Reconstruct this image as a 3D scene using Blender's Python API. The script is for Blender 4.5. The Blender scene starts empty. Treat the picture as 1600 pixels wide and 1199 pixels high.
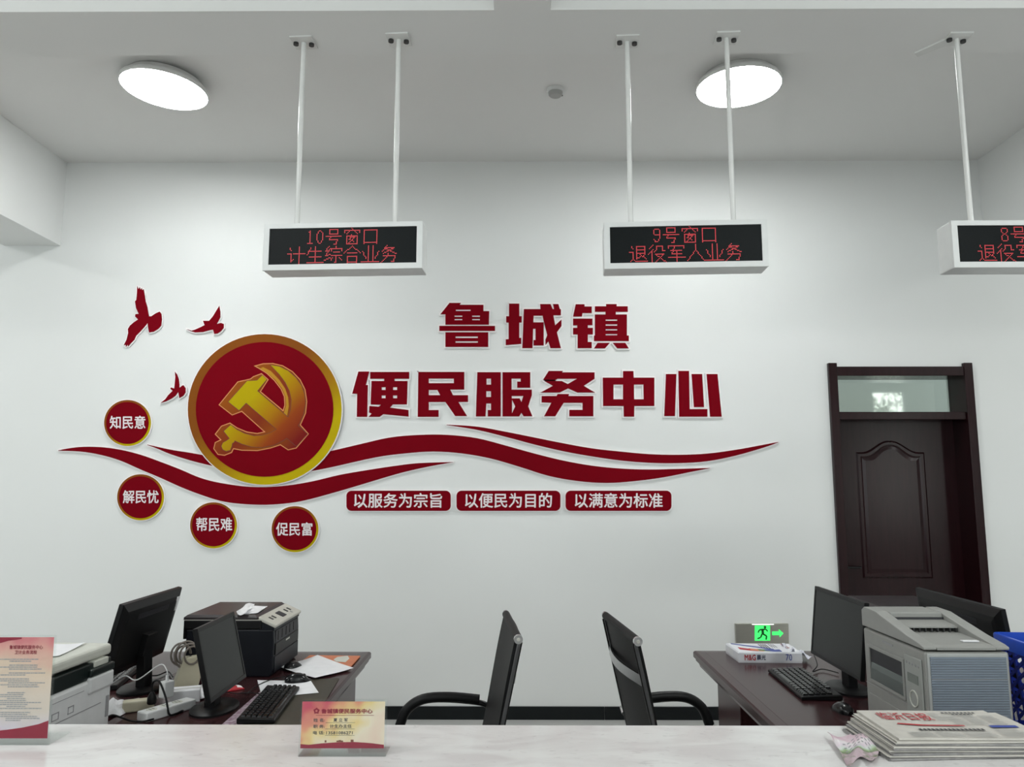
import bpy, bmesh, math, random
from mathutils import Vector, Matrix, Euler
from mathutils.geometry import tessellate_polygon
random.seed(7)
sc = bpy.context.scene
COL = sc.collection
R = math.radians

# ------------------------------------------------------------------ camera
FPX = 1204.0
PITCH, YAW = R(7.476), R(0.38)
CAM = Vector((0, 0, 1.6))
cd = bpy.data.cameras.new('camera')
cd.sensor_width = 36.0
cd.lens = FPX / 1600.0 * 36.0
cd.clip_start = 0.05
cam = bpy.data.objects.new('camera', cd)
cam.location = CAM
cam.rotation_euler = (R(90) + PITCH, 0, YAW)
COL.objects.link(cam)
sc.camera = cam
ROT = Euler((R(90) + PITCH, 0, YAW)).to_matrix()

# ------------------------------------------------------------------ world, exposure, daylight
sc.view_settings.view_transform = 'Standard'
sc.view_settings.look = 'None'
sc.view_settings.gamma = 1.0
sc.view_settings.use_curve_mapping = False
sc.view_settings.exposure = 0.56
wd = bpy.data.worlds.new('sky')
sc.world = wd
wd.use_nodes = True
bg = wd.node_tree.nodes['Background']
bg.inputs[0].default_value = (0.80, 0.90, 1.0, 1)
bg.inputs[1].default_value = 1.0

D = 5.55            # back wall
ZC = 4.02           # ceiling
ZB = 3.37           # underside of the beams
YF = -4.6           # window wall behind the camera
XL, XR = -8.2, 9.4
WINS = [(-7.2, -4.2, 3.30), (-3.0, -0.2, 3.30), (1.2, 4.2, 3.30), (7.40, 8.16, 3.57)]
WZ0 = 0.75

def area(name, loc, rot, sx, sy, power, col):
    l = bpy.data.lights.new(name, 'AREA')
    l.shape = 'RECTANGLE'; l.size = sx; l.size_y = sy; l.energy = power; l.color = col
    o = bpy.data.objects.new(name, l)
    o.location = loc; o.rotation_euler = rot
    COL.objects.link(o)
    return o
DAY = 34.0
for i, (a, b, zt) in enumerate(WINS):
    if i < 3: area('window_daylight', ((a + b) / 2, YF - 0.13, (WZ0 + zt) / 2), (R(90), 0, 0), b - a, zt - WZ0, DAY * (b - a) / 3.0, (0.97, 1.0, 0.985))
    else: area('garden_daylight', ((a + b) / 2 + 1.0, YF - 3.2, 2.4), (R(90), 0, 0), 4.4, 4.6, 520, (0.97, 1.0, 0.96))
for x, y in ((-2.3, 0.1), (2.4, 0.1), (-2.3, -2.6), (2.4, -2.6), (-5.6, 4.1), (5.7, 4.1), (-6.2, 0.1), (6.4, 0.1)):      # unseen fill lights added in neighbouring bays to brighten counter and side walls
    l = area('hall_fill_light', (x, y, ZC - 0.07), (0, 0, 0), 0.5, 0.5, 30.0, (0.97, 1.0, 0.99)); l.data.shape = 'DISK'
LAMP = 33.0          # radiance of the round ceiling lamps

# ------------------------------------------------------------------ pixel -> real surface helpers
def ray(x, y):
    return ROT @ Vector(((x - 800.0) / FPX, -(y - 599.5) / FPX, -1.0))
def pY(x, y, Y=D):
    d = ray(x, y); return CAM + d * ((Y - CAM.y) / d.y)
def pZ(x, y, Z=0.75):
    d = ray(x, y); return CAM + d * ((Z - CAM.z) / d.z)

# ------------------------------------------------------------------ materials
MATS = {}
def srgb(r, g, b):
    f = lambda c: (c / 255 / 12.92) if c / 255 <= 0.04045 else ((c / 255 + 0.055) / 1.055) ** 2.4
    return (f(r), f(g), f(b), 1)
def mat(name, col, rough=0.5, metal=0.0, col2=None, scale=40.0, amt=0.5, bump=0.0, bscale=None, coat=0.0, emit=None, estr=0.0,
        stretch=None, spec=0.5, detail=3.0, trans=0.0, alpha=1.0):
    if name in MATS: return MATS[name]
    m = bpy.data.materials.new(name); m.use_nodes = True
    nt = m.node_tree; N = nt.nodes; L = nt.links
    p = N['Principled BSDF']
    p.inputs['Roughness'].default_value = rough
    p.inputs['Metallic'].default_value = metal
    p.inputs['Specular IOR Level'].default_value = spec
    p.inputs['Coat Weight'].default_value = coat
    p.inputs['Coat Roughness'].default_value = 0.08
    p.inputs['Transmission Weight'].default_value = trans
    p.inputs['Alpha'].default_value = alpha
    if col2 is None: col2 = tuple(c * 0.9 for c in col[:3]) + (1,)
    tc = N.new('ShaderNodeTexCoord'); mp = N.new('ShaderNodeMapping')
    L.new(tc.outputs['Object'], mp.inputs[0])
    if stretch: mp.inputs['Scale'].default_value = stretch
    nz = N.new('ShaderNodeTexNoise'); nz.inputs['Scale'].default_value = scale; nz.inputs['Detail'].default_value = detail
    L.new(mp.outputs[0], nz.inputs['Vector'])
    mr = N.new('ShaderNodeMapRange'); mr.inputs[1].default_value = 0.35; mr.inputs[2].default_value = 0.65
    mr.inputs[4].default_value = amt
    L.new(nz.outputs[0], mr.inputs[0])
    mx = N.new('ShaderNodeMix'); mx.data_type = 'RGBA'
    mx.inputs[6].default_value = col; mx.inputs[7].default_value = col2
    L.new(mr.outputs[0], mx.inputs[0]); L.new(mx.outputs[2], p.inputs['Base Color'])
    if bump:
        n2 = N.new('ShaderNodeTexNoise'); n2.inputs['Scale'].default_value = bscale or scale * 3
        L.new(mp.outputs[0], n2.inputs['Vector'])
        b = N.new('ShaderNodeBump'); b.inputs['Strength'].default_value = bump; b.inputs['Distance'].default_value = 0.002
        L.new(n2.outputs[0], b.inputs['Height']); L.new(b.outputs[0], p.inputs['Normal'])
    if emit:
        p.inputs['Emission Color'].default_value = emit; p.inputs['Emission Strength'].default_value = estr
    MATS[name] = m
    return m

def ramp_mat(name, axis, lo, hi, stops, rough=0.4, noise=0.0, nscale=6.0, metal=0.0, spec=0.5):
    """colour printed along one object-space direction"""
    m = bpy.data.materials.new(name); m.use_nodes = True
    nt = m.node_tree; N = nt.nodes; L = nt.links; p = N['Principled BSDF']
    p.inputs['Roughness'].default_value = rough; p.inputs['Metallic'].default_value = metal
    p.inputs['Specular IOR Level'].default_value = spec
    tc = N.new('ShaderNodeTexCoord')
    dt = N.new('ShaderNodeVectorMath'); dt.operation = 'DOT_PRODUCT'; dt.inputs[1].default_value = axis
    L.new(tc.outputs['Object'], dt.inputs[0])
    mr = N.new('ShaderNodeMapRange'); mr.inputs[1].default_value = lo; mr.inputs[2].default_value = hi
    L.new(dt.outputs['Value'], mr.inputs[0])
    nz = N.new('ShaderNodeTexNoise'); nz.inputs['Scale'].default_value = nscale
    L.new(tc.outputs['Object'], nz.inputs['Vector'])
    ma = N.new('ShaderNodeMath'); ma.operation = 'MULTIPLY_ADD'; ma.inputs[1].default_value = noise
    sb = N.new('ShaderNodeMath'); sb.operation = 'SUBTRACT'; sb.inputs[1].default_value = 0.5
    L.new(nz.outputs[0], sb.inputs[0]); L.new(sb.outputs[0], ma.inputs[0]); L.new(mr.outputs[0], ma.inputs[2])
    cr = N.new('ShaderNodeValToRGB')
    while len(cr.color_ramp.elements) < len(stops): cr.color_ramp.elements.new(0.5)
    for e, (pos, c) in zip(cr.color_ramp.elements, stops): e.position = pos; e.color = c
    L.new(ma.outputs[0], cr.inputs[0]); L.new(cr.outputs[0], p.inputs['Base Color'])
    return m

M_WALL = mat('wall_paint', (0.80, 0.81, 0.80, 1), 0.65, col2=(0.775, 0.785, 0.77, 1), scale=1.5, bump=0.06, bscale=90)
M_CEIL = mat('ceiling_paint', (0.79, 0.785, 0.77, 1), 0.7, col2=(0.76, 0.755, 0.74, 1), scale=1.2, bump=0.05, bscale=60)
M_FLOOR = mat('floor_tile', (0.47, 0.47, 0.455, 1), 0.3, scale=2.0)
M_BASE = mat('baseboard_tile', (0.006, 0.008, 0.009, 1), 0.3, scale=8, spec=0.25)
M_RED = mat('red_acrylic', srgb(122, 3, 20), 0.6, col2=srgb(115, 3, 18), scale=3, spec=0.04)
M_WHITE = mat('white_board_edge', (0.93, 0.89, 0.89, 1), 0.45, scale=12, amt=.2)
M_WTXT = mat('white_print', (0.84, 0.78, 0.79, 1), 0.45, scale=20)
M_WOOD = mat('mahogany_door', srgb(38, 17, 20), 0.22, col2=srgb(28, 11, 14), scale=9, stretch=(6, 6, 0.5), coat=0.0, detail=5, spec=0.24)
M_DESK = mat('mahogany_desk', srgb(60, 34, 36), 0.20, col2=srgb(42, 24, 26), scale=8, stretch=(8, 0.6, 8), coat=0.0, detail=5, spec=0.16)
M_CAB = mat('white_enamel', (0.78, 0.79, 0.78, 1), 0.35, scale=15)
M_POLE = mat('pole_enamel', (0.78, 0.78, 0.76, 1), 0.25, scale=15)
M_BLK = mat('black_plastic', (0.007, 0.007, 0.0075, 1), 0.42, scale=60, bump=0.05, spec=0.22)
M_BLKG = mat('black_gloss_plastic', (0.006, 0.006, 0.007, 1), 0.2, scale=30, spec=0.35)
M_SCREEN = mat('dark_screen', (0.010, 0.0112, 0.0112, 1), 0.32, scale=5, spec=0.18)
M_CHROME = mat('chrome', (0.75, 0.75, 0.76, 1), 0.14, 1.0, scale=30)
M_DCHR = mat('dark_chrome', (0.16, 0.16, 0.165, 1), 0.2, 1.0, scale=30)
M_BRACE = mat('grey_chrome', (0.40, 0.40, 0.41, 1), 0.22, 1.0, scale=30)
M_STEEL = mat('brushed_steel', (0.62, 0.60, 0.54, 1), 0.36, 1.0, scale=30, stretch=(0.5, 1, 12))
M_MESH = mat('black_leather', (0.006, 0.006, 0.0065, 1), 0.55, scale=90, bump=0.3, bscale=300, spec=0.2)
M_BOLT = mat('dark_bolt', (0.03, 0.03, 0.03, 1), 0.5, scale=80)
M_PAPER = mat('white_paper', (0.84, 0.84, 0.86, 1), 0.6, scale=20)
M_GREYP = mat('grey_printer_plastic', srgb(150, 150, 146), 0.42, scale=25, bump=0.03)
M_BLUEG = mat('bluegrey_plastic', srgb(124, 134, 146), 0.42, scale=25)
M_WPLA = mat('white_plastic', (0.74, 0.75, 0.75, 1), 0.4, scale=25)
M_BEIGE = mat('beige_plastic', srgb(200, 194, 170), 0.45, scale=25)
M_CREAM = mat('cream_lid', srgb(205, 206, 196), 0.42, scale=25)
M_DGRN = mat('dark_green_plastic', srgb(14, 26, 24), 0.35, scale=25)
M_DARKLID = mat('dark_brown_lid', srgb(44, 37, 39), 0.36, scale=25, bump=0.05)
M_NAVY = mat('blueblack_plastic', srgb(17, 20, 27), 0.42, scale=25, bump=0.04, spec=0.25)
M_SILVER = mat('silver_panel', srgb(196, 194, 184), 0.35, scale=25)
M_INK = mat('dark_ink', (0.03, 0.03, 0.035, 1), 0.6, scale=30)
M_GINK = mat('grey_ink', (0.33, 0.33, 0.34, 1), 0.6, scale=30)
M_RINK = mat('red_ink', srgb(176, 20, 36), 0.55, scale=30)
M_PINK = mat('maroon_ink', srgb(140, 26, 52), 0.55, scale=30)
M_BINK = mat('blue_ink', srgb(44, 66, 150), 0.5, scale=30)
M_TEAL = mat('teal_label', srgb(70, 140, 150), 0.5, scale=30)
M_ORANGE = mat('orange_folder', srgb(206, 106, 40), 0.35, col2=srgb(180, 84, 28), scale=10)
M_GREENM = mat('green_ink', srgb(92, 132, 74), 0.5, scale=50, col2=srgb(60, 96, 50))
M_BLUE = mat('blue_plastic', srgb(28, 78, 196), 0.35, scale=25, col2=srgb(24, 68, 180))
M_LAMP = mat('lamp_diffuser', (0.9, 0.9, 0.9, 1), 0.5, emit=(0.97, 1.0, 0.99, 1), estr=LAMP)
M_LED = mat('led_panel', (0.004, 0.006, 0.0065, 1), 0.45, col2=(0.007, 0.009, 0.010, 1), scale=200, spec=0.15)
M_LEDON = mat('lit_led', (0.2, 0.02, 0.02, 1), 0.5, emit=(0.72, 0.06, 0.075, 1), estr=0.8)
M_EXITG = mat('lit_green', (0.05, 0.4, 0.1, 1), 0.4, emit=(0.04, 0.95, 0.13, 1), estr=0.95)
M_EXITW = mat('lit_white_strip', (0.6, 0.7, 0.6, 1), 0.4, emit=(0.8, 1.0, 0.8, 1), estr=1.0)
M_MAT = mat('desk_pad', srgb(52, 48, 34), 0.5, col2=srgb(38, 42, 32), scale=30, bump=0.1)
M_LACE = mat('patterned_runner', srgb(182, 168, 176), 0.6, col2=srgb(120, 84, 104), scale=60, amt=1.0)
M_GLASS = None
def glass_mat(name, tint, refl, fk=1.0):
    m = bpy.data.materials.new(name); m.use_nodes = True
    nt = m.node_tree; N = nt.nodes; L = nt.links
    for n in list(N):
        if n.type == 'BSDF_PRINCIPLED': N.remove(n)
    out = [n for n in N if n.type == 'OUTPUT_MATERIAL'][0]
    t = N.new('ShaderNodeBsdfTransparent'); t.inputs[0].default_value = tint
    g = N.new('ShaderNodeBsdfGlossy'); g.inputs['Roughness'].default_value = 0.03
    fr = N.new('ShaderNodeFresnel'); fr.inputs[0].default_value = 1.5
    ad = N.new('ShaderNodeMath'); ad.operation = 'MULTIPLY_ADD'; ad.inputs[1].default_value = fk; ad.inputs[2].default_value = refl
    L.new(fr.outputs[0], ad.inputs[0])
    mx = N.new('ShaderNodeMixShader'); L.new(ad.outputs[0], mx.inputs[0]); L.new(t.outputs[0], mx.inputs[1]); L.new(g.outputs[0], mx.inputs[2])
    L.new(mx.outputs[0], out.inputs[0])
    return m
M_GLASS = glass_mat('window_glass', (0.84, 0.87, 0.80, 1), 0.02)
M_ACRYL = glass_mat('clear_acrylic', (0.98, 0.99, 0.985, 1), 0.0, 0.3)

M_PANE = glass_mat('clear_window_glass', (0.97, 0.99, 0.98, 1), 0.0, 0.6)

def marble():
    m = bpy.data.materials.new('white_marble'); m.use_nodes = True
    nt = m.node_tree; N = nt.nodes; L = nt.links; p = N['Principled BSDF']
    p.inputs['Roughness'].default_value = 0.16
    tc = N.new('ShaderNodeTexCoord'); mp = N.new('ShaderNodeMapping'); mp.inputs['Rotation'].default_value = (0, 0, 0.6)
    mp.inputs['Scale'].default_value = (1.0, 2.2, 1)
    L.new(tc.outputs['Object'], mp.inputs[0])
    n1 = N.new('ShaderNodeTexNoise'); n1.inputs['Scale'].default_value = 5; n1.inputs['Detail'].default_value = 6; n1.inputs['Distortion'].default_value = 1.2
    n2 = N.new('ShaderNodeTexNoise'); n2.inputs['Scale'].default_value = 22; n2.inputs['Detail'].default_value = 8; n2.inputs['Distortion'].default_value = 2.0
    L.new(mp.outputs[0], n1.inputs[0]); L.new(mp.outputs[0], n2.inputs[0])
    c1 = N.new('ShaderNodeValToRGB'); e = c1.color_ramp.elements
    e[0].position = 0.35; e[0].color = (0.66, 0.63, 0.63, 1); e[1].position = 0.62; e[1].color = (0.76, 0.75, 0.74, 1)
    c2 = N.new('ShaderNodeValToRGB'); e = c2.color_ramp.elements
    e[0].position = 0.26; e[0].color = (0.62, 0.60, 0.62, 1); e[1].position = 0.40; e[1].color = (1, 1, 1, 1)
    L.new(n1.outputs[0], c1.inputs[0]); L.new(n2.outputs[0], c2.inputs[0])
    mx = N.new('ShaderNodeMix'); mx.data_type = 'RGBA'; mx.blend_type = 'MULTIPLY'; mx.inputs[0].default_value = 0.5
    L.new(c1.outputs[0], mx.inputs[6]); L.new(c2.outputs[0], mx.inputs[7]); L.new(mx.outputs[2], p.inputs['Base Color'])
    return m
M_MARBLE = marble()

# ------------------------------------------------------------------ mesh builder
def frames(path):
    P = [Vector(p) for p in path]; T = []
    for i in range(len(P)):
        a = P[max(i - 1, 0)]; b = P[min(i + 1, len(P) - 1)]
        t = b - a; T.append(t.normalized() if t.length > 1e-9 else Vector((0, 0, 1)))
    n = T[0].orthogonal().normalized(); out = []
    for i, t in enumerate(T):
        n = (n - t * n.dot(t))
        n = n.normalized() if n.length > 1e-6 else t.orthogonal().normalized()
        out.append((P[i], n, t.cross(n)))
    return out
def smooth_path(pts, n=6, closed=False):
    P = [Vector(p) for p in pts]; m = len(P); out = []
    rng = range(m) if closed else range(m - 1)
    for i in rng:
        if closed: p0, p1, p2, p3 = P[(i - 1) % m], P[i], P[(i + 1) % m], P[(i + 2) % m]
        else: p0, p1, p2, p3 = P[max(i - 1, 0)], P[i], P[i + 1], P[min(i + 2, m - 1)]
        for k in range(n):
            t = k / n
            out.append(0.5 * ((2 * p1) + (p2 - p0) * t + (2 * p0 - 5 * p1 + 4 * p2 - p3) * t * t + (3 * p1 - p0 - 3 * p2 + p3) * t ** 3))
    if not closed: out.append(P[-1])
    return out
def parea(p): return 0.5 * sum(p[i][0] * p[(i + 1) % len(p)][1] - p[(i + 1) % len(p)][0] * p[i][1] for i in range(len(p)))
def grow(p, d, lim=2.5):
    """grow a polygon outwards by d (mitred)"""
    p = [Vector(a[:2]) for a in p]
    if parea(p) < 0: p = p[::-1]
    out = []; n = len(p)
    for i in range(n):
        a, b, c = p[i - 1], p[i], p[(i + 1) % n]
        e1 = (b - a); e2 = (c - b)
        if e1.length < 1e-9 or e2.length < 1e-9: out.append(b); continue
        e1.normalize(); e2.normalize()
        n1 = Vector((e1.y, -e1.x)); n2 = Vector((e2.y, -e2.x))
        s = n1 + n2
        if s.length < 1e-4: out.append(b + n1 * d); continue
        s.normalize(); k = d / max(s.dot(n1), 1 / lim)
        out.append(b + s * k)
    return out

class MB:
    def __init__(self): self.v = []; self.f = []; self.mi = []; self.M = None
    def add(self, vs, fs, m=0):
        o = len(self.v)
        if self.M is not None: vs = [self.M @ Vector(v) for v in vs]
        self.v += [tuple(v) for v in vs]
        for f in fs: self.f.append([i + o for i in f]); self.mi.append(m)
        return self
    def box(self, x0, x1, y0, y1, z0, z1, m=0):
        vs = [(x, y, z) for z in (z0, z1) for y in (y0, y1) for x in (x0, x1)]
        return self.add(vs, [(0, 2, 3, 1), (4, 5, 7, 6), (0, 1, 5, 4), (2, 6, 7, 3), (0, 4, 6, 2), (1, 3, 7, 5)], m)
    def hexa(self, b4, t4, m=0):
        return self.add(list(b4) + list(t4), [(3, 2, 1, 0), (4, 5, 6, 7), (0, 1, 5, 4), (1, 2, 6, 5), (2, 3, 7, 6), (3, 0, 4, 7)], m)
    def loft(self, loops, m=0, cap=True):
        n = len(loops[0]); vs = [v for l in loops for v in l]; fs = []
        for k in range(len(loops) - 1):
            for i in range(n):
                j = (i + 1) % n
                fs.append((k * n + i, k * n + j, (k + 1) * n + j, (k + 1) * n + i))
        if cap: fs += [tuple(range(n))[::-1], tuple(range((len(loops) - 1) * n, len(loops) * n))]
        return self.add(vs, fs, m)
    def tube(self, path, r, seg=10, m=0):
        fr = frames(path); rr = r if isinstance(r, (list, tuple)) else [r] * len(fr)
        return self.loft([[p + (a * math.cos(2 * math.pi * k / seg) + b * math.sin(2 * math.pi * k / seg)) * q for k in range(seg)] for (p, a, b), q in zip(fr, rr)], m)
    def cyl(self, a, b, r, seg=20, m=0, r2=None): return self.tube([a, b], [r, r if r2 is None else r2], seg, m)
    def lathe(self, prof, seg=32, c=(0, 0, 0), m=0):
        return self.loft([[(c[0] + r * math.cos(2 * math.pi * k / seg), c[1] + r * math.sin(2 * math.pi * k / seg), c[2] + z) for k in range(seg)] for r, z in prof], m)
    def prism(self, outer, to3, holes=(), m=0, sides=True, front=True):
        """outer / holes: 2-D; to3(p, t): t 0 = back, 1 = front"""
        rings = [[Vector(p[:2]) for p in outer]] + [[Vector(p[:2]) for p in h] for h in holes]
        tris = tessellate_polygon([[Vector((p.x, p.y, 0)) for p in r] for r in rings])
        flat = [p for r in rings for p in r]
        if front: self.add([to3(p, 1) for p in flat], tris, m)
        if sides:
            for r in rings:
                n = len(r)
                self.add([to3(p, 0) for p in r] + [to3(p, 1) for p in r], [(i, (i + 1) % n, n + (i + 1) % n, n + i) for i in range(n)], m)
        return self
    def sheet(self, fn, nu, nv, m=0, th=0.0):
        """a surface patch fn(u, v) -> point, given thickness th downwards"""
        vs = [fn(i / nu, j / nv) for j in range(nv + 1) for i in range(nu + 1)]; w = nu + 1
        fs = [(j * w + i, j * w + i + 1, (j + 1) * w + i + 1, (j + 1) * w + i) for j in range(nv) for i in range(nu)]
        self.add(vs, fs, m)
        if th:
            lo = [(v[0], v[1], v[2] - th) for v in vs]
            self.add(lo, [f[::-1] for f in fs], m)
            rim = [i for i in range(w)] + [j * w + nu for j in range(1, nv + 1)] + [nv * w + i for i in range(nu - 1, -1, -1)] + [j * w for j in range(nv - 1, 0, -1)]
            k = len(rim)
            self.add([vs[i] for i in rim] + [lo[i] for i in rim], [(i, k + i, k + (i + 1) % k, (i + 1) % k) for i in range(k)], m)
        return self
    def build(self, name, mats, parent=None, org=None, smooth=False, bevel=0.0, segs=2, weld=True):
        if not isinstance(mats, (list, tuple)): mats = [mats]
        me = bpy.data.meshes.new(name)
        o = Vector(org) if org is not None else Vector((0, 0, 0))
        me.from_pydata([Vector(v) - o for v in self.v], [], self.f)
        for m in mats: me.materials.append(m)
        me.polygons.foreach_set('material_index', self.mi)
        bm = bmesh.new(); bm.from_mesh(me)
        if weld: bmesh.ops.remove_doubles(bm, verts=bm.verts, dist=1e-5)
        bmesh.ops.recalc_face_normals(bm, faces=bm.faces)
        bm.to_mesh(me); bm.free()
        if smooth:
            for p in me.polygons: p.use_smooth = True
            try: me.set_sharp_from_angle(angle=R(38))
            except Exception: pass
        ob = bpy.data.objects.new(name, me); COL.objects.link(ob)
        if bevel:
            b = ob.modifiers.new('bevel', 'BEVEL'); b.width = bevel; b.segments = segs; b.limit_method = 'ANGLE'; b.angle_limit = R(40)
            b.harden_normals = False
        if parent is not None: ob.parent = parent
        elif org is not None: ob.location = o
        return ob

def thing(name, label, cat, loc=(0, 0, 0), rz=0.0, group=None):
    o = bpy.data.objects.new(name, None); COL.objects.link(o)
    o.empty_display_size = 0.1
    o.location = loc; o.rotation_euler = (0, 0, rz)
    o['label'] = label; o['category'] = cat
    if group: o['group'] = group
    return o
def tag(o, label, cat, group=None):
    o['label'] = label; o['category'] = cat
    if group: o['group'] = group
    return o
def struct(o): o['kind'] = 'structure'; return o

_tc = {}
def text2d(body, off=0.0, res=2):
    """outline of a line of writing, scaled to the unit square"""
    key = (body, off)
    if key not in _tc:
        cu = bpy.data.curves.new('t', 'FONT'); cu.body = body; cu.offset = off; cu.resolution_u = res
        o = bpy.data.objects.new('t', cu); COL.objects.link(o)
        dg = bpy.context.evaluated_depsgraph_get(); me = bpy.data.meshes.new_from_object(o.evaluated_get(dg))
        V = [(v.co.x, v.co.y) for v in me.vertices]; F = [tuple(p.vertices) for p in me.polygons]
        x0 = min(v[0] for v in V); x1 = max(v[0] for v in V); y0 = min(v[1] for v in V); y1 = max(v[1] for v in V)
        V = [((x - x0) / (x1 - x0), (y - y0) / (y1 - y0)) for x, y in V]
        bpy.data.objects.remove(o); bpy.data.curves.remove(cu); bpy.data.meshes.remove(me)
        _tc[key] = (V, F)
    return _tc[key]
def put_text(mb, body, to3, off=0.0, m=0):
    """to3(u, v): u, v in 0..1, v upwards"""
    V, F = text2d(body, 0.0)
    k = len(body)
    sh = [(0, 0)] if off <= 0 else [(0, 0), (off, 0), (-off, 0), (0, off), (0, -off)]
    for i, (du, dv) in enumerate(sh):
        du, dv = du / k, dv
        P0 = to3(.5, .5); n = (Vector(to3(1, .5)) - Vector(P0)).cross(Vector(to3(.5, 1)) - Vector(P0)).normalized()
        mb.add([Vector(to3(u + du, v + dv)) + n * (.00004 * i) for u, v in V], F, m)

# ================================================================== the room
DX0, DX1 = pY(1292, 572).x, pY(1516, 572).x
DZ = pY(1400, 574).z
OX0, OX1, OZ = DX0 + 0.05, DX1 - 0.05, DZ - 0.06
WT = 0.24
struct(MB().box(XL - .2, XR + .2, YF - .3, D + 1.2, -0.1, 0).build('floor', M_FLOOR))
struct(MB().box(XL - .2, XR + .2, YF - .3, D + 0.3, ZC, ZC + .12).build('ceiling', M_CEIL))
struct(MB().box(XL, OX0, D, D + WT, 0, ZC).box(OX1, XR, D, D + WT, 0, ZC).box(OX0, OX1, D, D + WT, OZ, ZC).build('wall_back', M_WALL))
struct(MB().box(XL - .2, XL, YF, D + WT, 0, ZC).build('wall_left', M_WALL))
struct(MB().box(XR, XR + .2, YF, D + WT, 0, ZC).build('wall_right', M_WALL))
w = MB().box(XL, XR, YF - .12, YF, 0, WZ0)
for a, b, zt in WINS: w.box(a, b, YF - .12, YF, zt, ZC)
e = [XL] + [q for a in WINS for q in a[:2]] + [XR]
for i in range(0, len(e), 2): w.box(e[i], e[i + 1], YF - .12, YF, WZ0, ZC)
struct(w.build('wall_front', M_WALL))
for i, (a, b, WZ1) in enumerate(WINS):
    f = MB()
    y0, y1 = YF - .10, YF - .03
    for x in (a, b - .06): f.box(x, x + .06, y0, y1, WZ0, WZ1)
    for z in (WZ0, WZ0 + 1.7, WZ1 - .06): f.box(a + .06, b - .06, y0, y1, z, z + .06)
    for k in ((1, 2) if b - a > 1 else ()): xm = a + (b - a) * k / 3; f.box(xm - .025, xm + .025, y0, y1, WZ0 + .06, WZ1 - .06)
    wf = struct(f.build('window_%d' % (i + 1), M_CAB))
    MB().box(a + .03, b - .03, YF - .068, YF - .062, WZ0 + .03, WZ1 - .03).build('window_pane', M_PANE, wf)
# beams
YB0, YB1 = 2.69, 2.99
BX0 = pY(105, 254).x; BX1 = pY(1527, 250).x
struct(MB().box(XL, XR, YB0, YB1, ZB, ZC).build('trim_1', M_CEIL))
struct(MB().box(BX0 - .42, BX0, YB1, D, ZB, ZC).build('trim_2', M_WALL))
struct(MB().box(BX1, BX1 + .42, YB1, D, ZB, ZC).build('trim_3', M_WALL))
cx0, cx1 = pZ(772, 17, ZB).x, pZ(860, 17, ZB).x
struct(MB().box(cx0, cx1, YF, YB0, ZB, ZC).build('trim_4', M_CEIL))
# black tile baseboard with joints
bb = MB(); x = XL
while x < DX0:
    nx = min(x + 0.80, DX0 - 0.002); bb.box(x, nx - 0.003, D - 0.012, D, 0, 0.086); x += 0.80
bb.box(DX1 + .002, XR, D - 0.012, D, 0, 0.086)
struct(bb.build('baseboard_back', M_BASE))

# ---- door
DY = D + 0.17
dr = bpy.data.objects.new('door_1', None); COL.objects.link(dr); dr.location = ((DX0 + DX1) / 2, D, 0); dr['kind'] = 'structure'
dorg = dr.location.copy()
c = MB().box(DX0, DX0 + .062, D - .03, DY + .03, 0, DZ + .028).box(DX1 - .062, DX1, D - .03, DY + .03, 0, DZ + .028)
c.box(DX0 + .062, DX1 - .062, D - .024, DY + .03, DZ - .066, DZ + .002)
zb0, zb1 = pY(1400, 656).z, pY(1400, 644).z
c.box(DX0 + .062, DX1 - .062, D - .010, DY + .03, zb0, zb1)
c.build('casing', M_WOOD, dr, dorg, bevel=.004)
lx0, lx1 = DX0 + .062, DX1 - .062
lf = MB().box(lx0, lx1, DY, DY + .045, 0.01, zb0)
leaf = lf.build('leaf', M_WOOD, dr, dorg)
# arched raised panel with its moulding
px0, px1 = pY(1337, 707, DY).x, pY(1444, 707, DY).x
pzt, pza, pzb = pY(1340, 707, DY).z, pY(1389, 689, DY).z, pY(1400, 904, DY).z
def arch(ins, n=24):
    a0, a1 = px0 + ins, px1 - ins; out = [(a0, pzb + ins), (a1, pzb + ins)]
    for k in range(n + 1):
        t = 1 - k / n; s = abs(2 * t - 1)
        h = 0.5 * (1 + math.cos(math.pi * min(1, max(0, (s - 0.05) / 0.78))))
        out.append((a0 + (a1 - a0) * t, pzt - ins + (pza - pzt) * h))
    return out
pm = MB()
L0, L1, L2, L3, L4 = arch(0), arch(.012), arch(.03), arch(.042), arch(.065)
lv = lambda l, d: [(x, DY - d, z) for x, z in l]
pm.loft([lv(L0, 0), lv(L1, .008), lv(L2, .008), lv(L3, .002), lv(L4, .006)], cap=False)
pm.prism(L4, lambda p, t: (p.x, DY - .006 * t, p.y), sides=False)
pm.build('arched_panel', M_WOOD, dr, dorg)
hz = pY(1330, 886, DY).z
h = MB().box(lx0 + .02, lx0 + .06, DY - .012, DY, hz - .09, hz + .09)
h.tube(smooth_path([(lx0 + .04, DY - .01, hz), (lx0 + .04, DY - .05, hz), (lx0 + .06, DY - .055, hz), (lx0 + .15, DY - .055, hz)], 4), .009)
h.build('handle', M_BLKG, dr, dorg, smooth=True)
g = MB().box(lx0, lx1 , DY + .01, DY + .016, zb1, DZ - .066)
g.build('transom_pane', M_GLASS, dr, dorg)
# the passage behind the transom
struct(MB().box(OX0 - .8, OX1 + .8, D + 1.0, D + 1.1, 0, ZC).build('wall_passage', M_WALL))

# ================================================================== wall art
WY = D
def wall3(depth0, depth1):
    def f(p, t):
        q = pY(p[0], p[1], D); return (q.x, WY - (depth1 if t else depth0), q.z)
    return f
def quad(x0, y0, x1, y1): return [(x0, y0), (x1, y0), (x1, y1), (x0, y1)]
def zpoly(p, ox, oy, s): return [(ox + x / s, oy + y / s) for x, y in p]

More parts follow.
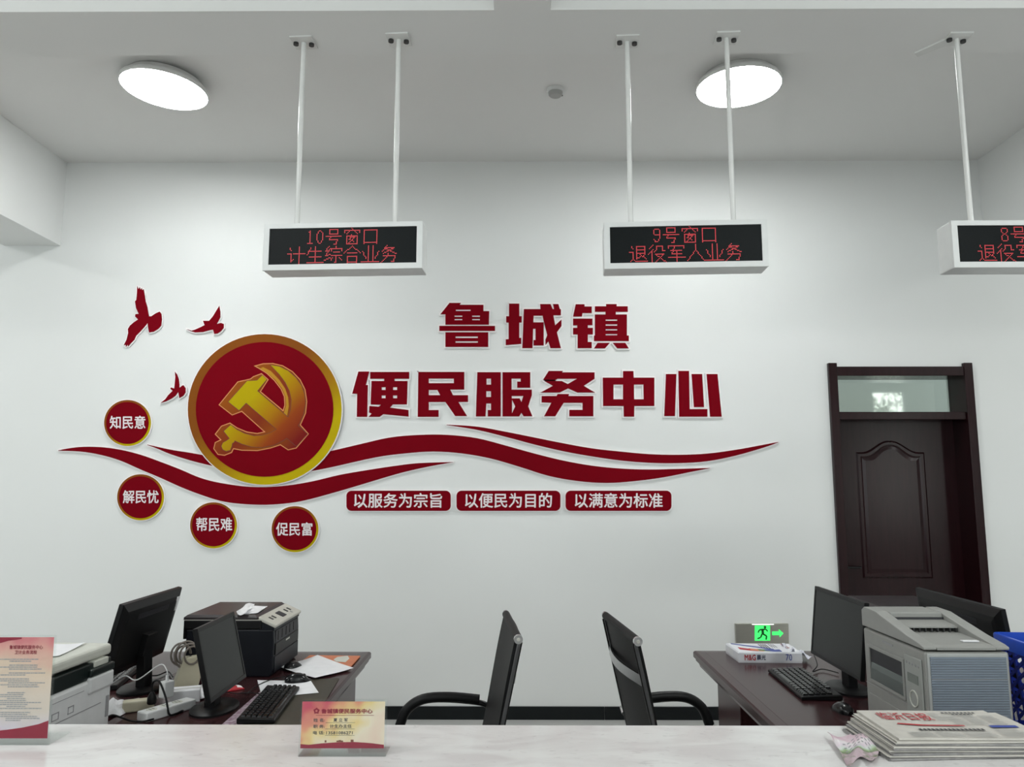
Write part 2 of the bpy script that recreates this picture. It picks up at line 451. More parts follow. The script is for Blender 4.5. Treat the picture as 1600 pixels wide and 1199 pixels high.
def rim_board(b, o, holes, e, d):
    """the white board: the sheet's outline widened by e along every edge"""
    b.prism(o, wall3(.001, d), holes)
    j = 0
    for ring in [o] + list(holes):
        P = [Vector(p[:2]) for p in ring]
        ccw = parea(P) > 0
        if (ring is not o): ccw = not ccw
        for k in range(len(P)):
            p, q_ = P[k], P[(k + 1) % len(P)]
            t_ = q_ - p
            if t_.length < 1e-6: continue
            t_.normalize(); n_ = Vector((t_.y, -t_.x)) * (1 if ccw else -1)
            x_ = e * .8 if t_.length > 6 or len(P) < 30 else e * .3
            j += 1
            b.prism([p - t_ * x_ - n_ * .2, q_ + t_ * x_ - n_ * .2, q_ + t_ * x_ + n_ * e, p - t_ * x_ + n_ * e], wall3(.001, d - .00004 * (j % 5 + 1)))

def cutout(name, label, cat, polys, group=None, edge=2.2, d0=.012, d1=.016, matf=None, smooth=0):
    """polys: list of (outer, holes, slits) in frame units on the wall; white board below, coloured sheet on top"""
    xs = [p[0] for o, h, s in polys for p in o]; ys = [p[1] for o, h, s in polys for p in o]
    q = pY((min(xs) + max(xs)) / 2, max(ys), D)
    t = thing(name, label, cat, (q.x, D, q.z), 0, group)
    b = MB(); f = MB()
    for i, (o, h, s) in enumerate(polys):
        rim_board(b, o, h, edge, d0 - .0002 * i)
        f.prism(o, wall3(d0 - .0012, d1 - .0002 * i), list(h) + list(s))
    b.build('white_board', M_WHITE, t, t.location, weld=False)
    f.build('red_face', matf or M_RED, t, t.location, weld=False)
    return t

Z1 = lambda p: zpoly(p, 680, 465, 10.0)
Z2 = lambda p: zpoly(p, 780, 465, 7.273)
Z3 = lambda p: zpoly(p, 540, 570, 8.0)
Z4 = lambda p: zpoly(p, 735, 570, 8.0)
Z5 = lambda p: zpoly(p, 930, 570, 7.619)
Q = quad
CH = {}
CH['lu'] = [(Z1([(225, 92), (405, 92), (385, 122), (755, 122), (755, 220), (845, 220), (840, 432), (162, 432), (162, 270), (85, 270)]), [],
             [Z1(Q(325, 198, 555, 218)), Z1(Q(305, 290, 425, 310)), Z1(Q(580, 290, 700, 310)), Z1(Q(305, 343, 425, 362)), Z1(Q(580, 343, 700, 362))]),
            (Z1(Q(68, 450, 935, 528)), [], []),
            (Z1(Q(162, 550, 830, 778)), [], [Z1(Q(320, 615, 668, 640)), Z1(Q(320, 690, 668, 713))])]
CH['cheng'] = [(Z2([(112, 75), (228, 75), (228, 218), (256, 218), (256, 290), (228, 290), (228, 463), (250, 463), (250, 532), (75, 546), (75, 480), (108, 478), (108, 290), (80, 290), (80, 218), (112, 218)]), [], []),
               (Z2([(280, 137), (468, 137), (465, 80), (583, 80), (606, 137), (622, 137), (610, 80), (672, 80), (688, 137), (700, 140), (700, 208), (615, 208), (635, 320), (706, 255), (706, 330), (655, 400), (700, 580), (582, 580), (557, 505), (526, 545), (524, 485), (545, 432), (508, 290), (492, 212), (392, 212), (388, 286), (378, 580), (262, 580)]), [], []),
               (Z2([(385, 287), (505, 287), (505, 550), (390, 550), (390, 488), (412, 488), (412, 360), (385, 360)]), [], [])]
CH['zhen'] = [(Z2([(868, 82), (968, 82), (968, 108), (1050, 108), (1050, 182), (945, 182), (938, 222), (838, 222)]), [], []),
              (Z2([(838, 245), (1058, 245), (1058, 320), (1005, 320), (1005, 350), (1062, 350), (1062, 425), (1005, 425), (1005, 510), (1050, 510), (1050, 580), (890, 580), (890, 425), (838, 425), (838, 350), (885, 350), (885, 322), (838, 322)]), [], []),
              (Z2([(1085, 105), (1212, 105), (1212, 80), (1332, 80), (1332, 105), (1458, 105), (1458, 168), (1322, 168), (1322, 198), (1448, 198), (1448, 437), (1470, 437), (1470, 500), (1075, 500), (1075, 437), (1085, 437), (1085, 198), (1205, 198), (1205, 168), (1085, 168)]), [],
               [Z2(Q(1207, 255, 1338, 270)), Z2(Q(1207, 310, 1338, 325)), Z2(Q(1207, 365, 1338, 379)), Z2(Q(1207, 420, 1338, 434))]),
              (Z2([(1115, 520), (1255, 520), (1200, 583), (1075, 583)]), [], []),
              (Z2([(1288, 520), (1430, 520), (1470, 583), (1340, 583)]), [], [])]
CH['bian'] = [(Z3([(165, 90), (300, 90), (258, 258), (282, 258), (275, 655), (145, 655), (150, 368), (88, 365)]), [], []),
              (Z3([(312, 95), (798, 95), (798, 180), (615, 180), (615, 208), (778, 208), (770, 500), (595, 500), (560, 540), (790, 570), (790, 652), (475, 622), (430, 655), (292, 655), (330, 615), (298, 600), (302, 520), (420, 528), (445, 505), (318, 500), (328, 208), (487, 208), (487, 180), (312, 180)]),
               [Z3(Q(455, 285, 505, 320)), Z3(Q(597, 285, 648, 320)), Z3(Q(455, 388, 505, 423)), Z3(Q(597, 388, 648, 423))], [])]
CH['min'] = [(Z3([(912, 95), (1485, 95), (1485, 315), (1310, 315), (1345, 385), (1532, 385), (1532, 468), (1412, 470), (1520, 645), (1372, 645), (1250, 470), (1042, 470), (1042, 570), (1165, 570), (1165, 655), (905, 655)]),
              [Z3(Q(1042, 178, 1355, 235)), Z3([(1042, 320), (1150, 320), (1185, 385), (1042, 385)])], [])]
CH['fu'] = [(Z4([(88, 98), (380, 98), (380, 650), (218, 650), (218, 570), (258, 570), (258, 488), (200, 488), (190, 650), (70, 650)]),
             [Z4(Q(203, 178, 258, 253)), Z4(Q(200, 335, 258, 408))], []),
            (Z4([(402, 98), (748, 98), (748, 292), (585, 292), (585, 215), (628, 215), (628, 178), (515, 178), (515, 315), (768, 315), (768, 385), (722, 525), (775, 648), (665, 648), (637, 605), (610, 650), (402, 650)]),
             [Z4([(517, 395), (660, 395), (638, 470), (615, 425), (517, 425)]), Z4([(520, 440), (560, 525), (520, 610)])], [])]
CH['wu'] = [(Z4([(978, 82), (1158, 82), (1145, 100), (1550, 100), (1550, 180), (1415, 268), (1555, 352), (1335, 352), (1220, 300), (1115, 352), (875, 352), (1030, 268), (925, 208), (1140, 208), (1215, 245), (1330, 180), (1085, 180), (1072, 192), (908, 192)]), [], []),
            (Z4([(1090, 370), (1232, 370), (1225, 395), (1535, 395), (1535, 648), (1235, 648), (1235, 568), (1400, 568), (1400, 480), (1165, 480), (1060, 648), (920, 648), (1010, 480), (890, 475), (890, 395), (1075, 395)]), [], [])]
CH['zhong'] = [(Z5([(328, 80), (452, 80), (455, 158), (700, 158), (700, 495), (463, 495), (460, 622), (338, 622), (335, 495), (92, 495), (88, 158), (328, 158)]),
                [Z5(Q(215, 240, 328, 415)), Z5([(458, 240), (570, 240), (573, 415), (460, 415)])], [])]
CH['xin'] = [(Z5([(838, 115), (962, 115), (945, 615), (818, 615)]), [], []),
             (Z5([(985, 78), (1112, 78), (1120, 532), (1330, 532), (1330, 622), (995, 622)]), [], []),
             (Z5([(1142, 115), (1268, 115), (1290, 508), (1170, 508)]), [], []),
             (Z5([(1320, 115), (1450, 115), (1500, 622), (1362, 622)]), [], [])]
UP = 'red characters of the upper title row'; LO = 'red characters of the lower title row'
for key, gl, lab in (('lu', '鲁', 'first of three'), ('cheng', '城', 'middle of three'), ('zhen', '镇', 'last of three')):
    cutout('title_character', 'red cut-out character %s, %s in the short upper title row' % (gl, lab), 'wall lettering', CH[key], UP)
for key, gl, lab in (('bian', '便', 'first, beside the round emblem'), ('min', '民', 'second'), ('fu', '服', 'third'), ('wu', '务', 'fourth'),
                     ('zhong', '中', 'fifth'), ('xin', '心', 'sixth and last')):
    cutout('title_character', 'red cut-out character %s, %s in the long lower title row' % (gl, lab), 'wall lettering', CH[key], LO)

# birds
Bz = lambda p: zpoly(p, 180, 430, 5.71)
BIRDS = [
 ('large red cut-out bird with spread feathered wings, highest of the three birds',
  [(205, 103), (217, 130), (228, 112), (235, 135), (245, 120), (250, 140), (262, 130), (268, 165), (275, 205), (280, 240), (295, 290), (305, 350), (310, 372), (330, 372), (370, 345), (405, 330), (420, 350), (425, 400), (418, 455), (390, 485), (350, 510), (310, 515), (300, 460), (298, 430), (270, 465), (230, 510), (195, 545), (180, 580), (150, 610), (125, 640), (120, 622), (105, 645), (104, 625), (85, 630), (110, 580), (125, 520), (122, 485), (140, 455), (175, 425), (212, 400), (185, 372), (190, 352), (218, 350), (195, 300), (185, 240), (197, 225), (203, 160)]),
 ('small red cut-out bird gliding just above the round emblem, one wing drawn out flat',
  [(935, 280), (945, 330), (945, 380), (925, 420), (912, 440), (950, 430), (975, 440), (975, 475), (950, 505), (920, 525), (890, 528), (880, 490), (850, 495), (790, 512), (720, 515), (680, 503), (643, 485), (690, 500), (720, 490), (770, 468), (805, 450), (795, 425), (790, 412), (845, 412), (880, 370), (910, 320)]),
 ('smallest red cut-out bird, between the small round badge and the round emblem',
  [(540, 865), (560, 890), (575, 930), (580, 980), (580, 1010), (605, 990), (615, 985), (635, 1010), (635, 1050), (615, 1080), (580, 1100), (575, 1070), (570, 1045), (545, 1080), (510, 1105), (460, 1130), (415, 1142), (455, 1110), (480, 1075), (520, 1035), (500, 1018), (505, 1005), (535, 1015), (540, 960), (545, 910)])]
for lab, p in BIRDS:
    cutout('bird_cutout', lab, 'wall decoration', [(Bz(p), [], [])], 'red birds on the wall', edge=1.7)

# ribbons
def smo(p):  # smooth both edges of a closed outline whose tips are marked by None
    runs = []; cur = []
    for q in p:
        if q is None: runs.append(cur); cur = []
        else: cur.append(q)
    runs.append(cur); out = []
    for r in runs:
        s = smooth_path([(x, y, 0) for x, y in r], 4); out += [(v.x, v.y) for v in s]
    res = []
    for q in out:
        if not res or (Vector(q) - Vector(res[-1])).length > .3: res.append(q)
    if (Vector(res[0]) - Vector(res[-1])).length < .3: res.pop()
    return res
RIB = [
 ('long red wave ribbon on the wall, passing under the round emblem from its far tip',
  [(92.5, 704), (124, 699), (158, 699), (189, 703), (221, 711), (252, 722), (283, 734), (314, 747), (346, 755), (392, 761), (439, 760), (486, 753), (533, 742), (580, 734), (620, 728), (655, 724), (709, 722.3), None,
   (709, 722.5), (677, 728), (640, 736), (610, 744), (560, 759), (533, 767), (486, 780), (455, 786), (417, 789), (377, 787.5), (346, 783), (314, 773), (283, 761), (252, 747), (221, 734), (189, 720), (158, 711), (127, 706), (92.5, 704.6)], .0),
 ('broad red wave ribbon on the wall, running behind the round emblem',
  [(231, 695), (267.5, 703), (299, 708), (340, 715), (400, 722), (460, 716), (511, 706.5), (565, 694), (610, 684), (655, 680), (700, 680), (745, 685), (790, 696.5), (835, 709), (880, 720), (925, 728), (970, 732.5), (1015, 734), (1060, 733), (1109, 731.6), None,
   (1109, 732), (1082.5, 737), (1037.5, 746), (992.5, 752), (947.5, 755), (902.5, 752), (857.5, 744), (812.5, 730), (767.5, 717), (722.5, 709), (677.5, 706), (632.5, 709), (587.5, 715), (520, 730), (483, 737), (440, 742), (390, 741), (327, 727), (299, 720), (267.5, 710), (246, 701), (231, 695.6)], .0),
 ('slim red wave ribbon on the wall, directly under the lower title row',
  [(698, 664), (745, 667), (790, 675), (835, 684), (880, 693), (925, 701), (970, 706), (1015, 710), (1060, 711), (1105, 709), (1150, 703), (1186, 696.5), (1215, 691), None,
   (1215, 691.6), (1195, 699), (1150, 712), (1105, 721), (1060, 724), (1015, 723.5), (970, 720), (925, 713.6), (880, 705.5), (835, 695), (790, 683), (745, 672), (698, 664.6)], .0)]
for lab, p, _ in RIB:
    cutout('wave_ribbon', lab, 'wall decoration', [(smo(p), [], [])], 'red wave ribbons on the wall', edge=1.8, d0=.010, d1=.013)

def disc_px(cx, cy, rx, ry, n=72): return [(cx + rx * math.cos(2 * math.pi * k / n), cy + ry * math.sin(2 * math.pi * k / n)) for k in range(n)]
BR, GO, YE = srgb(134, 74, 16), srgb(164, 116, 10), srgb(190, 168, 0)
def ring_mat(name, r): return ramp_mat(name, (0.62, 0, -0.78), -r, r, [(0.0, BR), (0.35, BR), (0.62, GO), (0.85, YE), (1.0, YE)], .5, spec=.1)
def disc(name, label, cat, cx, cy, rw, rg, rr, group=None, d=.014, ky=.98, d_in=.001):
    q = pY(cx, cy, D)
    t = thing(name, label, cat, (q.x, D, q.z), 0, group)
    MB().prism(disc_px(cx, cy, rw, rw * ky), wall3(d_in, d)).build('white_board', M_WHITE, t, t.location)
    MB().prism(disc_px(cx, cy, rg, rg * ky), wall3(d, d + .003)).build('gold_ring', ring_mat('gold_print_' + str(int(rg)), rg / 229.0), t, t.location)
    MB().prism(disc_px(cx, cy, rr, rr * ky), wall3(d + .003, d + .005)).build('red_face', M_RED, t, t.location)
    return t
def wall_text(body, x0, y0, x1, y1, depth, off=.02):
    mb = MB()
    def f(u, v):
        q = pY(x0 + (x1 - x0) * u, y1 - (y1 - y0) * v, D); return (q.x, D - depth, q.z)
    put_text(mb, body, f, off)
    return mb
# the big emblem
em = disc('round_emblem', 'large round red emblem with golden hammer and sickle and gold rim', 'emblem', 415.3, 640.5, 121.2, 119.6, 107, d=.022, d_in=.0136)
Ez = lambda p: zpoly(p, 320, 550, 6.663)
side_outline = [(545, 155), (620, 135), (720, 132), (820, 155), (920, 215), (1000, 300), (1050, 400), (1068, 520), (1056, 640), (1000, 765), (1082, 857), (960, 1000), (880, 1018), (800, 965), (700, 998), (560, 1026), (400, 1022), (310, 1005), (290, 1046), (220, 1074), (155, 1066), (114, 1010), (128, 950), (190, 920), (130, 860), (192, 780), (275, 750), (350, 800), (450, 842), (560, 858), (645, 838), (400, 618), (300, 656), (170, 555), (360, 322), (490, 293), (522, 268), (602, 238), (666, 295), (585, 420), (830, 625), (850, 560), (845, 470), (810, 390), (740, 300), (660, 225), (590, 180)]
glow_ = MB().prism(grow(Ez(side_outline), 1.3), wall3(.027, .0275)); glow_.build('printed_glow', mat('glow_print', srgb(222, 150, 96), .5, scale=10, spec=.1), em, em.location)
glow2 = MB().prism(Ez(side_outline), wall3(.0275, .028))
glow2.build('emblem_side', ramp_mat('emblem_side_print', (0.75, 0, -0.66), -.38, .34, [(0, srgb(158, 88, 16)), (.3, srgb(146, 70, 18)), (.55, srgb(132, 46, 22)), (.8, srgb(146, 78, 14)), (1, srgb(122, 30, 22))], .5, spec=.1), em, em.location)
inner = [(700, 205), (790, 300), (850, 390), (880, 480), (886, 570), (868, 668), (835, 640), (858, 560), (850, 470), (815, 385), (745, 295), (650, 215), (590, 178), (620, 165)]
MB().prism(Ez(inner), wall3(.028, .0283)).build('printed_highlight', mat('yellow_print', srgb(190, 140, 40), .5, scale=10, spec=.1), em, em.location)
ham = [(455, 310), (560, 303), (612, 250), (657, 293), (560, 412), (1080, 857), (965, 985), (445, 535), (372, 612), (262, 525)]
sick = [(700, 145), (790, 160), (880, 205), (960, 275), (1020, 360), (1050, 450), (1058, 550), (1035, 660), (995, 750), (930, 850), (840, 920), (740, 970), (620, 997), (500, 990), (400, 960), (325, 925), (322, 940), (300, 955), (296, 985), (280, 1025), (240, 1036), (205, 1020), (190, 985), (205, 950), (240, 930), (275, 905), (215, 830), (285, 765), (350, 815), (430, 855), (530, 880), (620, 872), (700, 845), (770, 805), (840, 745), (880, 690), (908, 600), (915, 500), (895, 410), (850, 320), (790, 240)]
gp = ramp_mat('emblem_gold_print', (0.75, 0, -0.66), -.30, .40, [(0, srgb(186, 166, 0)), (.25, srgb(182, 160, 0)), (.5, srgb(172, 120, 8)), (.68, srgb(150, 66, 20)), (.9, srgb(122, 24, 20))], .5, spec=.1)
dk = mat('dark_print_edge', srgb(96, 40, 20), .4, scale=10)
he = MB().prism(grow(Ez(ham), .7), wall3(.028, .0288)).prism(grow(Ez(sick), .7), wall3(.028, .0288)); he.build('printed_edge', dk, em, em.location, weld=False)
MB().prism(Ez(ham), wall3(.0288, .0300)).build('hammer', gp, em, em.location)
MB().prism(Ez(sick), wall3(.0288, .0297)).build('sickle', gp, em, em.location)
# four small badges
for body, cx, cy, tx, lab in (
    ('知民意', 201, 661.5, (174, 650.5, 229, 670.5), 'small round red badge reading 知民意, above the long wave ribbon beside the emblem'),
    ('解民忧', 221.3, 777.3, (194.5, 766.5, 249.5, 786.5), 'small round red badge reading 解民忧, under the far end of the long ribbon'),
    ('帮民难', 335, 821, (308.5, 809, 364, 830), 'small round red badge reading 帮民难, middle of the three under the ribbon'),
    ('促民富', 462, 827, (433, 816.5, 489, 837), 'small round red badge reading 促民富, below the emblem and closest to the slogan plates')):
    t = disc('round_badge', lab, 'wall badge', cx, cy, 37.9, 36.4, 33.2, 'small round badges', d=.014, ky=.985)
    wall_text(body, *tx, .0200, .018).build('lettering', M_WTXT, t, t.location)
# slogan plates
def rrect(x0, y0, x1, y1, r, n=6):
    out = []
    for cx, cy, a0 in ((x1 - r, y0 + r, -90), (x1 - r, y1 - r, 0), (x0 + r, y1 - r, 90), (x0 + r, y0 + r, 180)):
        for k in range(n + 1): a = R(a0 + 90 * k / n); out.append((cx + r * math.cos(a), cy + r * math.sin(a)))
    return out
for body, x0, x1, tx0, tx1, lab in (
    ('以服务为宗旨', 542, 704.5, 554, 691, 'red slogan plate reading 以服务为宗旨, first of the three in the row'),
    ('以便民为目的', 713.5, 875.5, 727, 862, 'red slogan plate reading 以便民为目的, middle of the three in the row'),
    ('以满意为标准', 883.5, 1048.5, 898, 1034.5, 'red slogan plate reading 以满意为标准, last of the three in the row')):
    t = cutout('slogan_plate', lab, 'wall plate', [(rrect(x0, 767, x1, 798.5, 8), [], [])], 'slogan plates in a row', edge=1.8)
    wall_text(body, tx0, 771, tx1, 793.5, .0167, .018).build('lettering', M_WTXT, t, t.location)

# ---- exit sign on the wall, low
q = pY(1190, 1007, D)
ex = thing('exit_sign', 'small steel exit sign with lit green running figure and arrow, low on the wall', 'exit sign', (q.x, D, q.z - .02))
exz = lambda p: zpoly(p, 1060, 900, 4.0)
MB().prism(exz([(350, 297), (682, 297), (686, 436), (355, 436)]), wall3(.001, .02)).build('plate', M_STEEL, ex, ex.location, bevel=.002)
MB().prism(exz(quad(455, 298, 590, 304)), wall3(.02, .022)).build('light_strip', M_EXITW, ex, ex.location)
def stroke(p, q, w):
    p, q = Vector(p), Vector(q); n = (q - p).normalized(); n = Vector((-n.y, n.x)) * w / 2
    return [p + n, q + n, q - n, p - n]
pg = MB().prism(exz(quad(472, 308, 567, 402)), wall3(.02, .0215)); pg.build('pictogram', M_EXITG, ex, ex.location)
mn = MB()
for a, b, wd_ in (((500, 335), (540, 330), 10), ((520, 335), (522, 365), 16), ((500, 335), (492, 352), 8), ((540, 330), (552, 345), 8), ((524, 362), (545, 372), 10), ((545, 372), (542, 396), 10), ((516, 362), (508, 382), 10), ((508, 382), (488, 390), 9)):
    mn.prism(exz(stroke(a, b, wd_)), wall3(.0215, .0219))
mn.prism(exz([(535 + 9 * math.cos(k * .524), 318 + 8 * math.sin(k * .524)) for k in range(12)]), wall3(.0215, .0219))
mn.build('running_figure', mat('dark_green_print', srgb(20, 90, 40), .4, scale=30), ex, ex.location, weld=False)
MB().prism(exz([(580, 345), (622, 345), (620, 330), (650, 357), (626, 382), (626, 368), (580, 368)]), wall3(.02, .0215)).build('arrow', M_EXITG, ex, ex.location)

# ---- the leafy tree outside, mirrored in the transom and the door
tree = thing('garden_tree', 'leafy tree outside the side window, mirrored in the pane above the door', 'tree', (8.45, YF - 1.6, 0))
MB().tube(smooth_path([(0, 0, 0), (.05, 0, 1.2), (-.03, .02, 2.2), (.04, 0, 3.4)], 5), [.12 - .1 * i / 15 for i in range(16)], 10).build('trunk', mat('bark', (.08, .06, .045, 1), .8, scale=20), tree, smooth=True)
lf_ = MB(); rnd = random.Random(5)
for k in range(520):
    th, ph, rr = rnd.random() * 6.283, math.acos(rnd.uniform(-1, 1)), .9 * rnd.random() ** .4
    c_ = Vector((rr * math.sin(ph) * math.cos(th), .6 * rr * math.sin(ph) * math.sin(th), 3.15 + .95 * rr * math.cos(ph)))
    d_ = Vector((rnd.uniform(-1, 1), rnd.uniform(-1, 1), rnd.uniform(-1, 1))).normalized(); e_ = d_.orthogonal().normalized()
    l_ = rnd.uniform(.05, .10)
    lf_.add([c_ - d_ * l_, c_ + e_ * l_ * .35, c_ + d_ * l_, c_ - e_ * l_ * .35], [(0, 1, 2, 3)])
lf_.build('foliage', mat('leaf_green', (.07, .14, .03, 1), .6, scale=3, col2=(.12, .20, .05, 1)), tree, weld=False)

# ================================================================== LED signs hung from the beam
S = {
 '1': [(3,2,3,13),(2,3,2,3),(1,13,5,13)],
 '0': [(3,2,4,2),(2,3,1,5),(1,5,1,10),(1,10,3,13),(3,13,4,13),(5,3,6,5),(6,5,6,10),(6,10,4,13)],
 '9': [(2,2,5,2),(1,3,1,6),(2,7,5,7),(6,3,6,10),(6,10,4,13),(1,11,2,13),(2,13,4,13)],
 '8': [(2,2,5,2),(1,3,1,5),(6,3,6,5),(1,5,6,9),(6,5,1,9),(1,9,1,12),(6,9,6,12),(2,13,5,13)],
 '号': [(4,1,11,1),(4,1,4,5),(11,1,11,5),(4,5,11,5),(1,7,14,7),(5,7,4,10),(4,10,11,10),(11,10,10,14),(8,14,10,14)],
 '窗': [(7,0,8,1),(1,2,14,2),(1,2,1,4),(14,2,14,4),(5,3,3,5),(10,3,12,5),(3,7,12,7),(3,7,3,14),(12,7,12,14),(3,14,12,14),(7,6,5,10),(6,8,10,8),(10,8,5,13),(6,10,9,12)],
 '口': [(2,2,13,2),(2,2,2,14),(13,2,13,14),(2,13,13,13)],
 '计': [(2,1,3,3),(0,6,3,6),(3,6,3,13),(3,13,5,11),(10,0,10,15),(5,6,15,6)],
 '生': [(4,1,1,7),(8,0,8,14),(3,4,13,4),(3,9,13,9),(1,14,15,14)],
 '综': [(4,0,1,4),(1,4,4,4),(5,2,1,8),(1,8,5,7),(0,12,5,10),(10,0,10,1),(6,2,15,2),(6,2,6,4),(15,2,15,4),(8,5,13,5),(6,8,15,8),(10,8,10,14),(9,14,10,14),(7,10,6,12),(13,10,15,12)],
 '合': [(8,0,1,6),(8,0,15,6),(4,6,12,6),(4,9,12,9),(4,9,4,15),(12,9,12,15),(4,14,12,14)],
 '业': [(6,0,6,14),(10,0,10,14),(1,5,4,11),(15,5,12,11),(0,14,15,14)],
 '务': [(6,0,2,5),(5,2,12,2),(12,2,3,7),(5,3,14,7),(3,9,13,9),(13,9,12,14),(10,14,12,14),(7,7,6,10),(6,10,1,15)],
 '退': [(2,1,3,3),(0,6,3,6),(3,6,3,12),(3,12,1,14),(4,13,6,14),(6,14,15,14),(6,1,13,1),(6,4,13,4),(6,7,13,7),(13,1,13,7),(6,1,6,12),(6,12,9,10),(8,7,14,12),(13,8,11,10)],
 '役': [(4,0,1,3),(4,4,0,8),(3,6,3,15),(7,1,7,4),(7,4,5,6),(7,1,12,1),(12,1,12,5),(12,5,14,5),(6,8,13,8),(13,8,6,15),(7,9,15,15)],
 '军': [(1,1,14,1),(1,1,1,3),(14,1,14,3),(3,5,12,5),(6,2,4,8),(4,8,12,8),(1,11,15,11),(8,5,8,15)],
 '人': [(8,0,8,5),(8,5,1,14),(8,5,15,14)],
}
def dots(row, y0):
    wds = [8 if ch.isdigit() else 16 for ch in row]; x = (128 - sum(wds)) // 2; out = set()
    for ch, wch in zip(row, wds):
        for a, b, c_, d_ in S[ch]:
            n = max(abs(c_ - a), abs(d_ - b), 1)
            for k in range(n + 1):
                t = k / n; out.add((x + int(round(a + (c_ - a) * t)), y0 + int(round(b + (d_ - b) * t))))
        x += wch
    return out
YLED = 2.83
SZ0, SZ1 = pY(680, 420.5, YLED).z, pY(680, 347.5, YLED).z
LW, LH, LDp = 0.612, SZ1 - SZ0, 0.10
def led_sign(xc, yaw, rows, label, poles, arm=False, dz=0.0):
    t = thing('led_sign', label, 'LED sign', (xc, YLED, SZ0 + dz), yaw, 'LED window signs')
    fr = .022
    h = MB().box(-LW / 2, LW / 2, 0.004, LDp, 0, LH)
    h.build('housing', M_CAB, t, bevel=.004)
    f = MB().box(-LW / 2, LW / 2, -.006, .004, 0, fr).box(-LW / 2, LW / 2, -.006, .004, LH - fr + .003, LH)
    f.box(-LW / 2, -LW / 2 + fr, -.006, .004, fr, LH - fr + .003).box(LW / 2 - fr, LW / 2, -.006, .004, fr, LH - fr + .003)
    f.build('front_frame', M_CAB, t)
    aw, ah = LW - 2 * fr, LH - 2 * fr + .003
    MB().box(-aw / 2, aw / 2, -.001, .006, fr, fr + ah).build('display', M_LED, t)
    pt = aw / 128; pv = ah / 32
    g = MB()
    for i, j in sorted(dots(rows[0], 0) | dots(rows[1], 16)):
        x = -aw / 2 + (i + .5) * pt; z = fr + ah - (j + .5) * pv; r = pt * .33
        g.add([(x - r, -.0022, z - r), (x + r, -.0022, z - r), (x + r, -.0022, z + r), (x - r, -.0022, z + r)], [(0, 1, 2, 3)])
    g.build('lit_text', M_LEDON, t)
    ci, si = math.cos(-yaw), math.sin(-yaw)
    for (px, arm_) in poles:
        wx = pY(px, 345, 2.885).x - xc; wy = 2.885 - YLED
        lx, ly = wx * ci - wy * si, wx * si + wy * ci
        ly = LDp * .55
        zt = ZB - SZ0 - dz
        p = MB().cyl((lx, ly, LH - .002), (lx, ly, zt - .004), .0098, 16)
        pole = p.build('hanging_pole', M_POLE, t, smooth=True)
        pl = MB()
        pl.box(lx - .045, lx + .045, ly - .045, ly + .045, zt - .006, zt)
        if arm_: pl.hexa([(lx - .045, ly + .0, zt - .007), (lx - .02, ly + .045, zt - .007), (lx - .09, ly + .125, zt - .007), (lx - .115, ly + .10, zt - .007)],
                         [(lx - .045, ly + .0, zt), (lx - .02, ly + .045, zt), (lx - .09, ly + .125, zt), (lx - .115, ly + .10, zt)])
        pl.build('ceiling_plate', M_POLE, pole)
        for dx, dy in ((-.03, -.005), (.03, .005)):
            MB().cyl((lx + dx, ly + dy, zt - .016), (lx + dx, ly + dy, zt - .005), .0105, 10).build('bolt', M_BOLT, pole)
    return t
def ledx(px, py=385): return pY(px, py, YLED).x
led_sign(ledx(535.5), R(-2.8), ('10号窗口', '计生综合业务'), 'white boxed LED sign on two poles, red text for window 10, above the emblem', ((463, 0), (618, 0)), dz=-.002)
led_sign(ledx(1071), R(-3.1), ('9号窗口', '退役军人业务'), 'white boxed LED sign on two poles, red text for window 9, above the title', ((986, 0), (1145, 0)), dz=.002)
led_sign(ledx(1488) + LW / 2, R(-0.3), ('8号窗口', '退役军人业务'), 'white boxed LED sign, red text for window 8, hanging above the door', ((1517, 1), (1672, 0)), dz=.001)

# ================================================================== ceiling fittings
def lamp(x, y, label, r=.248):
    t = thing('ceiling_lamp', label, 'ceiling lamp', (x, y, ZC), 0, 'round ceiling lamps')
    MB().lathe([(0.10, 0), (r - .035, 0), (r - .025, -.012), (r - .012, -.03), (r, -.036), (r + .006, -.045), (r + .006, -.058), (r, -.064), (r - .004, -.064), (r - .006, -.058), (.02, -.058)], 64).build('housing', M_CAB, t, smooth=True)
    MB().lathe([(.01, -.0585), (r - .010, -.0585), (r - .006, -.060), (r - .016, -.066), (.01, -.069)], 64).build('diffuser', M_LAMP, t, smooth=True)
    return t
zl = ZC - .066
a = pZ(258, 140, zl); ll = lamp(a.x, a.y, 'round white lit ceiling lamp in the corner over the window 10 sign'); ll.rotation_euler = (0, R(3.6), 0); ll.location.z -= .008
a = pZ(1154, 138, zl); lamp(a.x, a.y, 'round white lit ceiling lamp behind the poles of the window 9 sign')
a = pZ(868, 147, ZC - .03)
dt_ = thing('smoke_detector', 'small round smoke detector on the ceiling between the two lamps', 'smoke detector', (a.x, a.y, ZC))
MB().lathe([(.02, 0), (.055, 0), (.055, -.012), (.050, -.020), (.03, -.022)], 32).build('base', M_CAB, dt_, smooth=True)
MB().lathe([(.02, -.02), (.044, -.021), (.042, -.036), (.034, -.044), (.01, -.046)], 32).build('sensor_head', mat('grey_sensor', (.42, .42, .41, 1), .5, scale=30), dt_, smooth=True)
MB().lathe([(.002, -.044), (.006, -.045), (.006, -.049), (.001, -.050)], 12, (.040, .01, .012)).build('indicator', M_BOLT, dt_)

